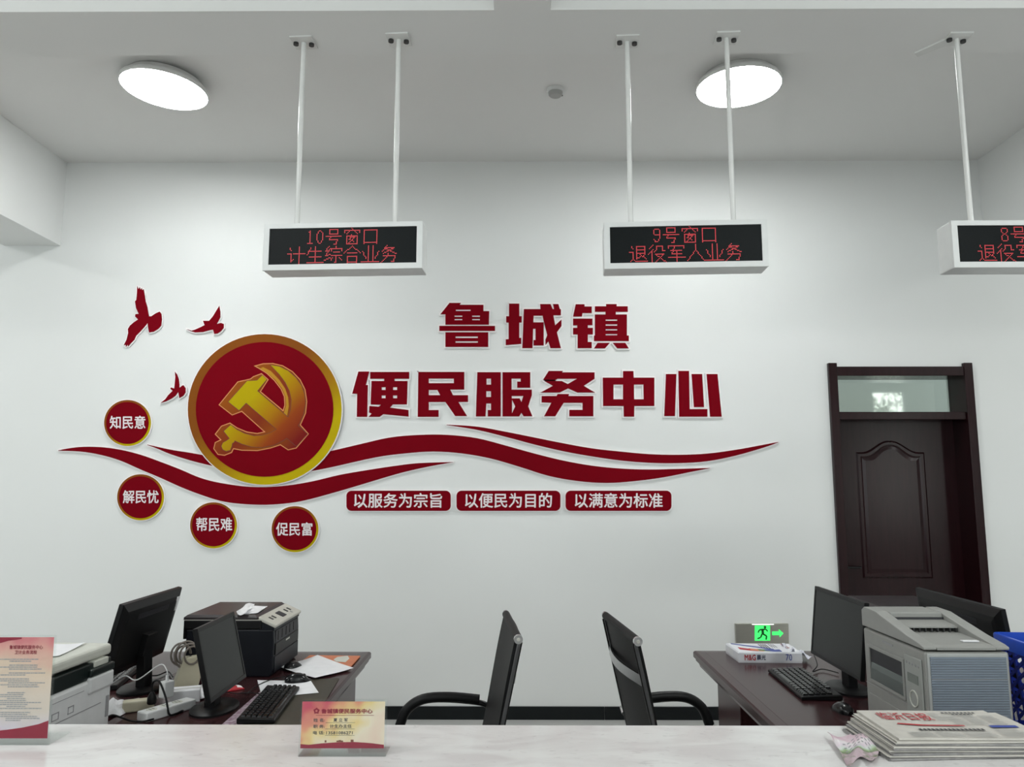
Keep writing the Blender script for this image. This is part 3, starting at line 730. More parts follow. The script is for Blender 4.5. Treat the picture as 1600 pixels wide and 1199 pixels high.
# ================================================================== desks
def desk(x0, x1, y0, y1, label, ped_side, w_ped=.42):
    cx, cy = (x0 + x1) / 2, (y0 + y1) / 2
    t = thing('office_desk', label, 'desk', (cx, cy, 0), 0, 'dark wooden desks')
    hx, hy = (x1 - x0) / 2, (y1 - y0) / 2
    rc = lambda i, z: [(-hx + i, -hy + i, z), (hx - i, -hy + i, z), (hx - i, hy - i, z), (-hx + i, hy - i, z)]
    MB().loft([rc(.035, .668), rc(.028, .672), rc(.022, .690), rc(.010, .700), rc(.010, .712), rc(.0, .716), rc(.0, .738), rc(.004, .745), rc(.010, .7478), rc(.05, .7495), rc(.052, .75)]).build('desk_top', M_DESK, t)
    MB().box(-hx + .10, hx - .06, hy - .06 - w_ped, hy - .08, .02, .668).build('pedestal', M_DESK, t, bevel=.004)
    MB().box(-hx + .10, hx - .06, -hy + .06, -hy + .10, .0, .668).build('side_panel', M_DESK, t, bevel=.003)
    MB().box((hx - .10) if ped_side > 0 else -hx + .08, (hx - .08) if ped_side > 0 else -hx + .10, -hy + .10, hy - .06 - w_ped, .2, .668).build('modesty_panel', M_DESK, t)
    return t
LDX = pZ(580, 1017.5).x; LDY = pZ(580, 1017.5).y
RDX = pZ(1083, 1016).x; RDY = pZ(1083, 1016).y
DY0 = 2.18
desk(LDX - .74, LDX, DY0, LDY, 'dark wooden desk with the black copier, in front of the chair facing it', -1)
desk(LDX - 1.49, LDX - .75, DY0, LDY, 'dark wooden desk against the copier desk, carrying the white printer', 1)
desk(RDX, RDX + .74, DY0, RDY, 'dark wooden desk with the paper pack and grey printer, near the exit sign', 1)
desk(RDX + .75, RDX + 1.49, DY0, RDY, 'dark wooden desk behind the grey printer, carrying the blue basket', -1)

# ================================================================== chairs
def tubeo(name, path, r, m, t, seg=10): return MB().tube(path, r, seg).build(name, m, t, smooth=True)
def chair(x, y, rz, label):
    t = thing('office_chair', label, 'chair', (x, y, 0), rz, 'black office chairs')
    bx = lambda z: -.31 + (1.10 - z) / (1.10 - .50) * .13       # line of the back
    hw = .235
    s = MB().sheet(lambda u, v: Vector((-.20 + .44 * u, -hw + 2 * hw * v, .475 + .012 * math.cos(u * 6) - .02 * math.sin(math.pi * v) - .04 * max(0, u - .85) * 6)), 14, 10, th=.035)
    s.build('seat', M_MESH, t, smooth=True)
    def back(u, v):
        z = .50 + (1.105 - .50) * v
        return Vector((bx(z) - .008 * math.sin(math.pi * u) - .004 * math.sin(v * 5.2), -hw + 2 * hw * u, z))
    b = MB()
    nu, nv = 10, 18
    vs = []; 
    for d in (0, -.016):
        for j in range(nv + 1):
            for i in range(nu + 1): p = back(i / nu, j / nv); vs.append((p.x + d, p.y, p.z))
    w_ = nu + 1; N_ = w_ * (nv + 1); fs = []
    for o in (0, N_):
        for j in range(nv):
            for i in range(nu): fs.append((o + j * w_ + i, o + j * w_ + i + 1, o + (j + 1) * w_ + i + 1, o + (j + 1) * w_ + i))
    rim = [i for i in range(w_)] + [j * w_ + nu for j in range(1, nv + 1)] + [nv * w_ + i for i in range(nu - 1, -1, -1)] + [j * w_ for j in range(nv - 1, 0, -1)]
    for a_, b_ in zip(rim, rim[1:] + rim[:1]): fs.append((a_, b_, N_ + b_, N_ + a_))
    b.add(vs, fs); b.build('backrest', M_MESH, t, smooth=True)
    tubeo('top_rail', [(-.316, -hw - .008, 1.10), (-.316, hw + .008, 1.10)], .0145, M_MESH, t, 14)
    for sy in (-1, 1):
        tubeo('end_cap', [(-.316, sy * (hw + .006), 1.10), (-.316, sy * (hw + .020), 1.10)], .0145, M_CHROME, t, 16)
        MB().cyl((-.316, sy * (hw + .019), 1.10), (-.316, sy * (hw + .0215), 1.10), .006, 12).build('cap_screw', M_STEEL, t)
        tubeo('back_tube', [(-.322, sy * (hw + .004), 1.09), (bx(.8) - .014, sy * (hw + .004), .8), (bx(.52) - .012, sy * (hw + .004), .52)], .0095, M_DCHR, t)
        tubeo('frame_leg', smooth_path([(bx(.52) - .02, sy * (hw + .004), .52), (-.10, sy * (hw + .004), .445), (.18, sy * (hw + .004), .445), (.235, sy * (hw + .004), .40), (.19, sy * (hw + .004), .06), (.15, sy * (hw + .004), .018), (-.22, sy * (hw + .004), .014)], 5), .0125, M_BLKG, t)
        arm = smooth_path([(bx(.75) - .02, sy * (hw + .033), .748), (-.22, sy * (hw + .035), .765), (-.10, sy * (hw + .04), .778), (.0, sy * (hw + .04), .775), (.065, sy * (hw + .04), .735), (.095, sy * (hw + .035), .66), (.10, sy * (hw + .02), .46)], 5)
        a = tubeo('armrest', arm, .011, M_BLKG, t)
        pad = smooth_path([(-.215, sy * (hw + .04), .776), (-.10, sy * (hw + .04), .788), (.0, sy * (hw + .04), .783), (.062, sy * (hw + .04), .745), (.09, sy * (hw + .037), .68)], 5)
        tubeo('arm_pad', pad, .019, M_BLK, a, 12)
        tubeo('arm_bracket', [(bx(.74) - .02, sy * (hw + .004), .74), (bx(.74) - .02, sy * (hw + .04), .755)], .009, M_CHROME, a)
    MB().loft([[Vector((bx(z) - .016 - .024 * math.sin(math.pi * k / 12), -hw - .004 + (2 * hw + .008) * k / 12, z)) + Vector(o) for o in ((0, 0, -.016), (0, 0, .016), (-.006, 0, .016), (-.006, 0, -.016))] for k in range(13) for z in (.975,)]).build('back_brace', M_BRACE, t, smooth=True)
    tubeo('floor_bar', [(-.22, -hw - .004, .014), (-.22, hw + .004, .014)], .0125, M_BLKG, t)
    return t
chair(-.335, 2.815, R(185.5), 'black office chair turned toward the desk with the black copier')
chair(.678, 2.845, R(5.5), 'black office chair turned toward the desk with the paper pack, back brace showing')

# ================================================================== computer gear
def monitor(x, y, rz, w, h, zb, tilt, label, xb=0.0, sticker=False, slots=False):
    """faces local +x; xb: forward offset of the lower panel edge"""
    t = thing('monitor', label, 'monitor', (x, y, .75), rz, 'black monitors')
    M = Matrix.Translation((xb, 0, zb - .75)) @ Matrix.Rotation(-tilt, 4, 'Y')
    m = MB(); m.M = M
    rc = lambda i, x_, zi: [(x_, -w / 2 + i, zi), (x_, w / 2 - i, zi), (x_, w / 2 - i, h - zi), (x_, -w / 2 + i, h - zi)]
    m.loft([rc(.05, -.034, .05), rc(.03, -.032, .03), rc(.006, -.022, .006), rc(0, -.018, 0), rc(0, -.002, 0), rc(.002, 0, .002), rc(.013, 0, .015), rc(.014, -.003, .017)])
    body = m.build('housing', M_BLK, t)
    s = MB(); s.M = M; s.box(-.004, -.002, -w / 2 + .013, w / 2 - .013, .016, h - .014); s.build('screen', M_SCREEN, t)
    if sticker:
        k = MB(); k.M = M; k.box(-.0340, -.030, -w / 2 + .030, -w / 2 + .060, h - .095, h - .032); k.build('sticker', M_PAPER, body)
    if slots:
        k = MB(); k.M = M
        for i in range(4): k.box(-.0355, -.0335, -w * .26, w * .26, h - .075 + i * .006, h - .072 + i * .006)
        k.build('vent_slots', M_INK, body)
    n = MB(); n.M = M; n.box(-.060, -.030, -.045, .045, .06, .15); n.M = None
    zt = zb - .75 + .10
    n.hexa([(xb - .085, -.035, .012), (xb - .045, -.035, .012), (xb - .045, .035, .012), (xb - .085, .035, .012)], [(xb - .075, -.035, zt), (xb - .045, -.035, zt), (xb - .045, .035, zt), (xb - .075, .035, zt)])
    n.build('stand_neck', M_BLK, t, bevel=.003)
    el = lambda z, r: [(xb - .055 + .085 * r * math.cos(2 * math.pi * k / 32), .125 * r * math.sin(2 * math.pi * k / 32), z) for k in range(32)]
    MB().loft([el(.0, 1), el(.008, 1), el(.014, .92), el(.016, .5)]).build('stand_base', M_BLK, t, smooth=True)
    return t
monitor(-1.10, 3.07, R(1.0), .385, .268, .822, R(13.5), 'black monitor with its dark screen toward the empty chair, in front of the black copier')
monitor(-1.632, 3.36, R(180), .53, .300, .845, R(14), 'black monitor seen from behind, sticker on its corner, beside the white printer', sticker=True, slots=True)
monitor(1.325, 3.365, R(180), .51, .298, .845, R(6.5), 'black monitor with dark screen between the paper pack and the grey printer')
monitor(1.80, 3.16, R(0), .60, .330, .83, R(8), 'black monitor seen from behind, in front of the wooden door', slots=True)

KEYM = {}
def keyboard(c4, z, label):
    """c4: four corners in the frame: far-left, far-right, near-right, near-left"""
    P = [pZ(x, y, z + .02) for x, y in c4]; cen = sum(P, Vector()) / 4
    ax = ((P[3] - P[0]) + (P[2] - P[1])); L_ = ax.length / 2; ang = math.atan2(ax.y, ax.x)
    by = ((P[1] - P[0]) + (P[2] - P[3])); W_ = by.length / 2
    W_ = min(max(W_, .13), .17); L_ = min(max(L_, .40), .46)
    t = thing('keyboard', label, 'keyboard', (cen.x, cen.y, z), ang, 'black keyboards')
    MB().loft([[(-L_ / 2 + i, -W_ / 2 + i, a_), (L_ / 2 - i, -W_ / 2 + i, a_), (L_ / 2 - i, W_ / 2 - i, b_), (-L_ / 2 + i, W_ / 2 - i, b_)] for i, a_, b_ in ((.004, .0, .0), (0, .004, .004), (0, .012, .020), (.004, .015, .023))]).build('case', M_BLK, t)
    def key(x, y, w_, h_):
        k = (round(w_, 4), round(h_, 4))
        if k not in KEYM:
            o = MB().loft([[(-w_ / 2 + i, -h_ / 2 + i, zz), (w_ / 2 - i, -h_ / 2 + i, zz), (w_ / 2 - i, h_ / 2 - i, zz), (-w_ / 2 + i, h_ / 2 - i, zz)] for i, zz in ((0, 0), (.0025, .007))]).build('key', M_BLKG, t)
            KEYM[k] = o.data
        else:
            o = bpy.data.objects.new('key', KEYM[k]); COL.objects.link(o); o.parent = t
        o.location = (x, y, .015 + (y + W_ / 2) / W_ * .008)
    rows = [15, 15, 14, 13, 12]
    kx0, kx1 = -L_ / 2 + .010, L_ / 2 - .010; rh = (W_ - .018) / 6
    x_np = kx1 - 4 * .0195
    for r in range(6):
        y_ = W_ / 2 - .009 - (r + .5) * rh
        if r == 5:
            spans = [1.3, 1.2, 1.2, 6, 1.2, 1.2, 1.3]
        else: spans = [1.0] * (13 if r < 3 else 12)
        tot = sum(spans); wid = x_np - .006 - kx0; u = wid / tot; x_ = kx0
        for s_ in spans: key(x_ + s_ * u / 2, y_, s_ * u - .003, rh - .003); x_ += s_ * u
        if r:
            for k in range(4): key(x_np + (k + .5) * .0195, y_, .0165, rh - .003)
    return t
keyboard([(1203, 1046), (1248, 1040), (1311, 1087), (1263, 1092)], .75, 'black keyboard on the desk in front of the paper pack')
keyboard([(425, 1126), (369, 1126), (420, 1068), (469, 1070)], .753, 'black keyboard on the desk pad beside the sheet of paper')
keyboard([(192, 1034), (210, 1040), (169, 1073), (144, 1073)], .75, 'black keyboard wedged between the white printer and the monitor seen from behind')

def mouse(x, y, rz, z, label):
    t = thing('computer_mouse', label, 'mouse', (x, y, z), rz, 'black mice')
    b = MB()
    prof = [(0, .0), (.10, .55), (.3, .92), (.55, 1.0), (.8, .85), (.95, .5), (1, .0)]
    loops = []
    for i in range(13):
        u = i / 12; s = max(.12, 1 - abs(2 * u - 1) ** 3.2) ** .5; hh = .036 * max(.15, 1 - abs(2 * u - .85) ** 2.4 * .85)
        loops.append([(-.055 + .11 * u, .031 * s * math.cos(math.pi * k / 10), max(0.0, hh * math.sin(math.pi * k / 10) ** .75)) for k in range(11)])
    b.loft(loops); b.build('shell', M_BLKG, t, smooth=True)
    MB().cyl((.026, -.004, .0225), (.026, .004, .0225), .007, 14).build('scroll_wheel', M_BOLT, t)
    return t
a = pZ(1316, 1106, .765); mouse(a.x, a.y, R(100), .75, 'black mouse beside the grey printer')
a = pZ(465.5, 1059, .77); mouse(a.x, a.y, R(20), .7545, 'black corded mouse on a sheet of paper beside the copier')
a = pZ(458, 1040, .765); mouse(a.x, a.y, R(70), .75, 'black mouse close against the foot of the black copier')

def cable(name, label, px, r, m, z=.755, cat='cable'):
    P = [pZ(x, y, z + dz_) for x, y, dz_ in px]
    P = smooth_path(P, 6)
    o = MB().tube(P, r, 8).build(name, m, None, P[0], smooth=True)
    return tag(o, label, cat)
cable('mouse_cable', 'thin black cable running from the corded mouse across the white paper', [(447, 1058, .02), (428, 1061, .004), (405, 1070, .003), (385, 1084, .003)], .002, M_BLK)
cable('keyboard_cable', 'thin black cable from the keyboard on the desk pad toward the monitor foot', [(407, 1085, .012), (392, 1083, .004), (372, 1084, .004), (352, 1082, .004)], .002, M_BLK)
cable('monitor_cable', 'black cable looping beneath the monitor next to the paper pack', [(1272, 1024, .04), (1277, 1040, .02), (1270, 1050, .004), (1285, 1046, .004), (1310, 1052, .004)], .0025, M_BLK)

# ---- black copier
def bevbox(t, name, m, x0, x1, y0, y1, z0, z1, b=.006, segs=2): return MB().box(x0, x1, y0, y1, z0, z1).build(name, m, t, bevel=b, segs=segs)
cp = thing('copier', 'black multifunction copier with silver control panel at the back of the desk', 'printer', (-1.285, 3.76, .75))
X0, X1, Y0, Y1, H = -.20, .195, -.20, .20, .268
b = MB().loft([[(X0, Y0, z), (X1 - i, Y0, z), (X1 - i, Y1, z), (X0, Y1, z)] for i, z in ((0.012, 0), (0.0, .03), (0, .15), (.004, .205))]); b.build('body', M_NAVY, cp, bevel=.006)
bevbox(cp, 'scanner_unit', M_BLK, X0 - .012, X1 - .055, Y0 - .004, Y1 + .004, .206, .246, .005)
bevbox(cp, 'trim_line', M_SILVER, X0 - .0125, X1 - .056, Y0 - .0046, Y1 + .0046, .2455, .2485, .0)
lid = MB().loft([[(X0 - .012 + i, Y0 - .004 + i, z), (X1 - .075 - i, Y0 - .004 + i, z), (X1 - .075 - i, Y1 + .004 - i, z), (X0 - .012 + i, Y1 + .004 - i, z)] for i, z in ((0, .2485), (0, .258), (.012, .268))]); lid.build('lid', M_DARKLID, cp)
MB().hexa([(X1 - .07, Y0 + .001, .20), (X1, Y0 + .001, .20), (X1, Y1 - .001, .20), (X1 - .07, Y1 - .001, .20)], [(X1 - .07, Y0 + .001, .246), (X1, Y0 + .001, .214), (X1, Y1 - .001, .214), (X1 - .07, Y1 - .001, .246)]).build('panel_support', M_NAVY, cp)
pn = MB().hexa([(X1 - .072, Y0 - .002, .245), (X1 + .006, Y0 - .002, .210), (X1 + .006, Y1 + .002, .210), (X1 - .072, Y1 + .002, .245)],
               [(X1 - .072, Y0 - .002, .262), (X1 + .012, Y0 - .002, .225), (X1 + .012, Y1 + .002, .225), (X1 - .072, Y1 + .002, .262)])
pn = pn.build('control_panel', M_SILVER, cp, bevel=.005)
def onp(u, v, e=.001):   # point on the sloping panel
    return Vector((X1 - .072 + .084 * u, Y0 + .4 * v, .262 - .037 * u + e))
for (u0, u1, v0, v1, nm, mm) in ((.30, .75, .40, .55, 'display', M_INK), (.35, .6, .68, .72, 'button', M_BOLT), (.35, .6, .80, .84, 'button', M_BOLT), (.35, .6, .22, .26, 'button', M_BOLT), (.35, .6, .12, .16, 'button', M_BOLT), (.65, .8, .74, .76, 'button', M_GINK)):
    MB().hexa([onp(u0, v0, 0), onp(u1, v0, 0), onp(u1, v1, 0), onp(u0, v1, 0)], [onp(u0, v0, .002), onp(u1, v0, .002), onp(u1, v1, .002), onp(u0, v1, .002)]).build(nm, mm, pn)
MB().box(X1 - .02, X1 + .001, Y0 + .03, Y1 - .03, .125, .195).build('output_slot', M_INK, cp)
for k in range(5): MB().box(X1 - .012, X1 + .003, Y0 + .06 + k * .06, Y0 + .066 + k * .06, .15, .19).build('tray_rib', M_BLK, cp)
bevbox(cp, 'front_cover', M_BLK, X1 - .004, X1 + .005, Y0 + .02, Y1 - .02, .09, .14, .002)
bevbox(cp, 'paper_tray', M_NAVY, X1 - .004, X1 + .004, Y0 + .015, Y1 - .015, .015, .085, .002)
MB().box(X1 + .005, X1 + .0062, -.03, .03, .125, .132).build('maker_mark', M_SILVER, cp)
MB().box(X0 - .02, X0 - .008, Y0 + .02, Y1 - .02, .16, .22).build('rear_hinge', M_BLK, cp)

def paper(name, label, c, nu=8, nv=8, th=.0008, wav=.002, mats=M_PAPER, group=None, z=.751, cat='paper', sd=0):
    rnd = random.Random(sd); ph = [rnd.random() * 6 for _ in range(4)]
    P = [Vector(p) for p in c]; o = sum(P, Vector()) / 4; o.z = z
    def f(u, v):
        p = (P[0] * (1 - u) + P[1] * u) * (1 - v) + (P[3] * (1 - u) + P[2] * u) * v
        zz = wav * (1 + math.sin(u * 5 + ph[0]) * math.sin(v * 4 + ph[1])) * .5 + wav * 1.2 * (abs(u - .5) * 2) ** 4 * (.5 + .5 * math.sin(ph[2] + 3 * v))
        return Vector((p.x, p.y, z + th + zz))
    m = MB().sheet(f, nu, nv, th=th)
    ob = m.build(name, mats, None, o, smooth=False)
    return tag(ob, label, cat, group)
zpx = lambda l, z: [pZ(x, y, z) for x, y in l]
paper('paper_sheet', 'white sheets lying across the orange folder on the copier desk', zpx([(436, 1044), (496, 1026), (552.5, 1045), (492.5, 1061)], .757), z=.757, wav=.004, sd=3)
paper('paper_sheet', 'white sheet lying under the corded mouse', zpx([(402, 1064), (485, 1064), (498, 1083), (410, 1092)], .753), z=.7525, wav=.0012, sd=4)
fo = thing('folder', 'orange plastic folder near the edge of the copier desk', 'folder', tuple(pZ(530, 1034, .751)))
MB().sheet(lambda u, v: (lambda P: (P[0] * (1 - u) + P[1] * u) * (1 - v) + (P[3] * (1 - u) + P[2] * u) * v)(zpx([(484, 1024), (563, 1025), (547, 1043), (455, 1045)], .756)), 4, 4, th=.005).build('cover', M_ORANGE, fo, fo.location)
MB().prism([(a.x, a.y) for a in zpx([(527, 1027), (543, 1025), (546, 1029), (540, 1035), (525, 1034), (521, 1031)], .757)], lambda p, t: (p.x, p.y, .756 + .001 * t)).build('paper_slip', M_CREAM, fo, fo.location)
# paper on the copier lid
lz = .75 + .268
paper('paper_sheet', 'small white sheet on the lid of the black copier', zpx([(392, 948), (418, 948), (403, 960), (378, 960)], lz), z=lz, wav=.003, sd=5)
paper('paper_slip', 'curled white slip lying beneath the sheet on the lid of the black copier', zpx([(384, 946), (398, 945), (386, 962), (369, 962)], lz), z=lz, wav=.010, sd=12)
paper('paper_sheet', 'white printed sheet on the lid of the white printer', zpx([(70, 1008), (134, 1006), (92, 1026), (40, 1030)], 1.052), z=1.0515, wav=.003, sd=6)
# desk pad, runner
paper('desk_pad', 'dark olive desk pad under the keyboard', zpx([(432, 1064), (530, 1060), (475, 1150), (350, 1150)], .752), z=.7502, th=.002, wav=0, mats=M_MAT, cat='desk pad')
paper('table_runner', 'pale patterned cloth strip along the edge of the desk pad', zpx([(412, 1076), (424, 1070), (378, 1134), (338, 1140)], .753), z=.7523, th=.0006, wav=.0003, mats=M_LACE, cat='cloth')

# ---- clutter on the white-printer desk
def place(px, py, z=.75): return pZ(px, py, z)
a = place(236, 1124)
ps = thing('power_strip', 'white power strip among the cables beside the white printer', 'power strip', (a.x, a.y, .75), R(62))
MB().box(-.04, .175, -.028, .028, 0, .034).build('body', M_WPLA, ps, bevel=.005)
for k in range(3):
    so = MB().cyl((.0 + k * .055, 0, .034), (.0 + k * .055, 0, .0352), .019, 20).build('socket', M_CREAM, ps)
    MB().box(-.008 + k * .055, -.005 + k * .055, -.008, .008, .0352, .0356).box(.005 + k * .055, .008 + k * .055, -.008, .008, .0352, .0356).build('socket_slot', M_INK, so)
a = place(255, 1108)
ch = thing('phone_charger', 'white phone charger plugged upright into the power strip', 'charger', (a.x, a.y + .02, .7865), R(62))
MB().box(-.022, .022, -.018, .018, 0, .062).build('block', M_WPLA, ch, bevel=.005)
MB().cyl((0, 0, .062), (0, 0, .082), .006, 12).build('plug', M_WPLA, ch)
zz = .7865 + .082
c0 = Vector((ch.location.x, ch.location.y, zz)); c1 = pZ(168, 1074, .80)
o = MB().tube(smooth_path([c0, c0 + Vector((-.005, .0, .022)), c0 + Vector((-.05, .04, .03)), c0.lerp(c1, .5) + Vector((0, 0, .005)), c0.lerp(c1, .72) + Vector((.0, 0, .03)), c1], 6), .0024, 8).build('charging_cable', M_WPLA, None, c0, smooth=True)
tag(o, 'white charging cable arching from the phone charger to the white printer', 'cable')
a = place(242, 1115)
pk = thing('power_plug', 'black plug in the near end of the power strip, with a thick cable', 'plug', (a.x - .012, a.y - .005, .7845))
MB().lathe([(.014, 0), (.017, .004), (.017, .022), (.011, .036), (.006, .044)], 18).build('plug_body', M_BLK, pk, smooth=True)
MB().tube(smooth_path([(0, 0, .04), (.0, .0, .075), (.03, -.015, .085), (.065, -.03, .03), (.085, -.04, -.024), (.10, -.02, -.0295), (.108, .025, -.0295)], 6), .0038, 8).build('cord', M_BLK, pk, smooth=True)
a = place(212, 1113)
bx_ = thing('adapter', 'beige cable adapter box lying beside the power strip', 'adapter', (a.x, a.y + .02, .75), R(25))
MB().box(-.055, .055, -.022, .022, 0, .04).build('shell', M_BEIGE, bx_, bevel=.006)
MB().tube(smooth_path([(-.055, 0, .02), (-.08, .06, .02), (-.06, .12, .008), (.0, .16, .006)], 5), .0022, 8).build('lead', M_GREYP, bx_, smooth=True)
# crumpled tissue
a = place(168, 1117)
def crumple(u, v, sx, sy, h, sd):
    r = math.sin(u * 9 + sd) * math.cos(v * 8 - sd) * .5 + math.sin(u * 17 + v * 13 + sd) * .3
    e = (math.sin(math.pi * u) * math.sin(math.pi * v)) ** .5
    return Vector(((u - .5) * sx + r * .006, (v - .5) * sy + r * .005, .002 + h * e * (.6 + .45 * r)))
o = MB().sheet(lambda u, v: crumple(u, v, .12, .14, .05, 1.3), 12, 12, th=.001).build('tissue', M_PAPER, None); o.location = (a.x, a.y + .05, .75)
tag(o, 'crumpled white tissue between the white printer and the beige adapter', 'tissue')
# bundle of cables in a beige card holder
a = place(288, 1078)
cb = thing('cable_bundle', 'coiled grey cables in a beige card sleeve against the copier', 'cable bundle', (a.x - .02, a.y + .05, .75), R(30))
MB().hexa([(-.05, -.03, 0), (.05, -.03, 0), (.05, .03, 0), (-.05, .03, 0)], [(-.01, -.02, .12), (.08, -.02, .12), (.08, .03, .12), (-.01, .03, .12)]).build('sleeve', M_BEIGE, cb, bevel=.003)
for k in range(5):
    rr = .03 + .008 * (k % 3)
    MB().tube(smooth_path([(.02 + rr * math.cos(q_) - .01 * k, (k - 2) * .012, .13 + rr * math.sin(q_) * 1.2) for q_ in [i * math.pi / 5 for i in range(10)]], 3, True), .0042, 8).build('coil', mat('grey_cable', srgb(120, 112, 104), .5, scale=30), cb, smooth=True)
MB().tube([(.07, -.03, .02), (.09, -.035, .10)], .006, 8).build('red_clip', M_RINK, cb)
a = place(283, 1100)
o = thing('small_box', 'small white carton box behind the phone charger', 'box', (a.x, a.y + .05, .75), R(20))
MB().box(-.06, .05, -.04, .04, 0, .045).build('carton', M_PAPER, o, bevel=.002)
MB().box(-.061, .051, -.004, .004, .0455, .0462).build('tape', M_CREAM, o)
paper('paper_sheet', 'white sheet propped beneath the monitor in front of the copier', zpx([(304, 1074), (322, 1064), (332, 1085), (312, 1092)], .76), z=.7505, wav=.01, sd=9)
a = place(366, 1078)
o = thing('snack_packet', 'small red and white packet on the desk behind the keyboard', 'packet', (a.x, a.y, .75), R(40))
MB().sheet(lambda u, v: Vector(((u - .5) * .07, (v - .5) * .045, .004 + .012 * (math.sin(math.pi * u) * math.sin(math.pi * v)) ** .6)), 8, 8, th=.003).build('wrapper', M_RINK, o, smooth=True)
MB().sheet(lambda u, v: Vector(((u * .3 + .1) * .07, (v - .5) * .040, .0055 + .012 * (math.sin(math.pi * (u * .3 + .6)) * math.sin(math.pi * v)) ** .6)), 4, 8, th=.001).build('white_panel', M_WTXT, o, smooth=True)
cable('power_cable', 'black power cable curling on the desk in front of the power strip', [(160, 1126, .005), (175, 1118, .03), (190, 1122, .02), (205, 1127, .004), (222, 1128, .004), (240, 1124, .003)], .0035, M_BLK)
cable('monitor_cable', 'black cable running from the monitor seen from behind toward the cable bundle', [(216, 1044, .03), (228, 1054, .01), (245, 1056, .004), (262, 1050, .004), (270, 1058, .004)], .003, M_BLK)

# ---- white printer
wp = thing('laser_printer', 'white printer with cream lid and dark band, at the near end of its desk', 'printer', (-1.66, 2.56, .75), R(-3.0))
X0, X1, Y0, Y1 = -.24, .235, -.27, .24
MB().box(X0, X1, Y0, Y1, .012, .205).build('body', M_WPLA, wp, bevel=.010)
MB().box(X0 + .02, X1 - .012, Y0 + .02, Y1 - .01, 0, .013).build('foot_frame', M_BLK, wp)
MB().box(X0 + .01, X1 - .004, Y0 + .01, Y1 - .006, .205, .256).build('middle_band', M_DGRN, wp, bevel=.004)
for y0, y1 in ((Y0 + .03, Y0 + .175), (Y1 - .14, Y1)):
    bl = MB().box(X1 - .02, X1 + .008, y0, y1, .160, .214).build('silver_bracket', M_WPLA, wp, bevel=.008)
    MB().box(X1 - .02, X1 + .010, y0 + .002, y1 - .002, .214, .240).build('dark_bracket', M_DGRN, wp, bevel=.006)
    MB().box(X1 - .03, X1 + .002, y0 + .03, y1 - .03, .240, .262).build('hinge_block', M_CREAM, wp, bevel=.004)
MB().box(X0 - .004, X1 - .008, Y0 - .004, Y1 + .004, .262, .300).build('scanner_lid', M_CREAM, wp, bevel=.012, segs=3)
MB().box(X1, X1 + .0092, Y0 + .09, Y0 + .165, .166, .196).build('teal_label', M_TEAL, wp)
pt_ = MB()
for y_, w2 in ((Y0 + .19, .035), (Y0 + .27, .03)):
    for (a_, b_, c_, d_) in ((0, w2, 0, .003), (0, w2, .02, .023), (0, .003, 0, .023), (w2 - .003, w2, 0, .023)): pt_.box(X1 - .001, X1 + .001, y_ + a_, y_ + b_, .126 + c_, .126 + d_)
pt_.build('port_mark', M_GINK, wp)
MB().box(X1 - .001, X1 + .0008, Y0 + .02, Y1 - .06, .114, .117).box(X1 - .001, X1 + .0008, Y0 + .19, Y1 - .16, .178, .180).build('seam_line', M_GINK, wp)
MB().box(X1 - .001, X1 + .003, Y1 - .03, Y1 - .015, .06, .13).build('side_slot', M_GINK, wp, bevel=.001)
MB().box(X1 - .001, X1 + .0012, Y0 + .17, Y0 + .20, .012, .028).build('green_tab', M_GREENM, wp)

# ---- grey printer on the paper-pack desk
gx0 = 1.243; gx1 = 1.502; gy0 = 2.45; gy1 = 2.87
gp_ = thing('multifunction_printer', 'grey multifunction printer with ribbed blue-grey side behind the newspapers', 'printer', ((gx0 + gx1) / 2, (gy0 + gy1) / 2, .75))
hx, hy = (gx1 - gx0) / 2, (gy1 - gy0) / 2; SH = .348
gb = MB()
gb.box(-hx, hx, -hy, hy, .010, SH - .006)
gb.build('body', M_GREYP, gp_, bevel=.008)
MB().box(-hx + .02, hx - .02, -hy + .02, hy - .02, 0, .011).build('foot_frame', M_BLK, gp_)
# scanner lid with the raised hump at the far end, open feed slots between two cheeks
prof = [(-hy - .001, SH), (hy + .002, SH), (hy + .002, SH + .055), (hy - .02, SH + .068), (hy - .11, SH + .066), (hy - .15, SH + .058), (-hy + .09, SH + .024), (-hy + .02, SH + .014), (-hy - .001, SH + .008)]
for x0, x1 in ((-hx - .002, -hx + .040), (hx - .040, hx + .002)):
    m_ = MB().prism(prof, lambda p, t, x0=x0, x1=x1: (x1 if t else x0, p.x, p.y))
    m_.prism(prof, lambda p, t, x0=x0: (x0, p.x, p.y), sides=False)
    m_.build('lid_cheek', M_GREYP, gp_, bevel=.003)
low = [(-hy - .001, SH), (hy, SH), (hy, SH + .012), (hy - .10, SH + .020), (-hy + .02, SH + .012), (-hy - .001, SH + .007)]
MB().prism(low, lambda p, t: ((hx - .04) if t else (-hx + .04), p.x, p.y)).build('lid_tray', M_GREYP, gp_)
MB().box(-hx + .04, hx - .04, hy - .13, hy, SH + .045, SH + .066).build('feeder_cover', M_GREYP, gp_, bevel=.004)
MB().hexa([(-hx + .04, hy - .22, SH + .030), (hx - .04, hy - .22, SH + .030), (hx - .04, hy - .08, SH + .045), (-hx + .04, hy - .08, SH + .045)],
          [(-hx + .04, hy - .22, SH + .034), (hx - .04, hy - .22, SH + .034), (hx - .04, hy - .08, SH + .049), (-hx + .04, hy - .08, SH + .049)]).build('feed_tray', M_GREYP, gp_)
MB().box(-hx + .04, hx - .04, hy - .135, hy - .128, SH + .018, SH + .05).build('feed_slot', M_INK, gp_)
for k in range(9): MB().box(-hx + .05 + k * .02, -hx + .054 + k * .02, hy - .222, hy - .214, SH + .016, SH + .030).build('feed_tooth', M_BOLT, gp_)
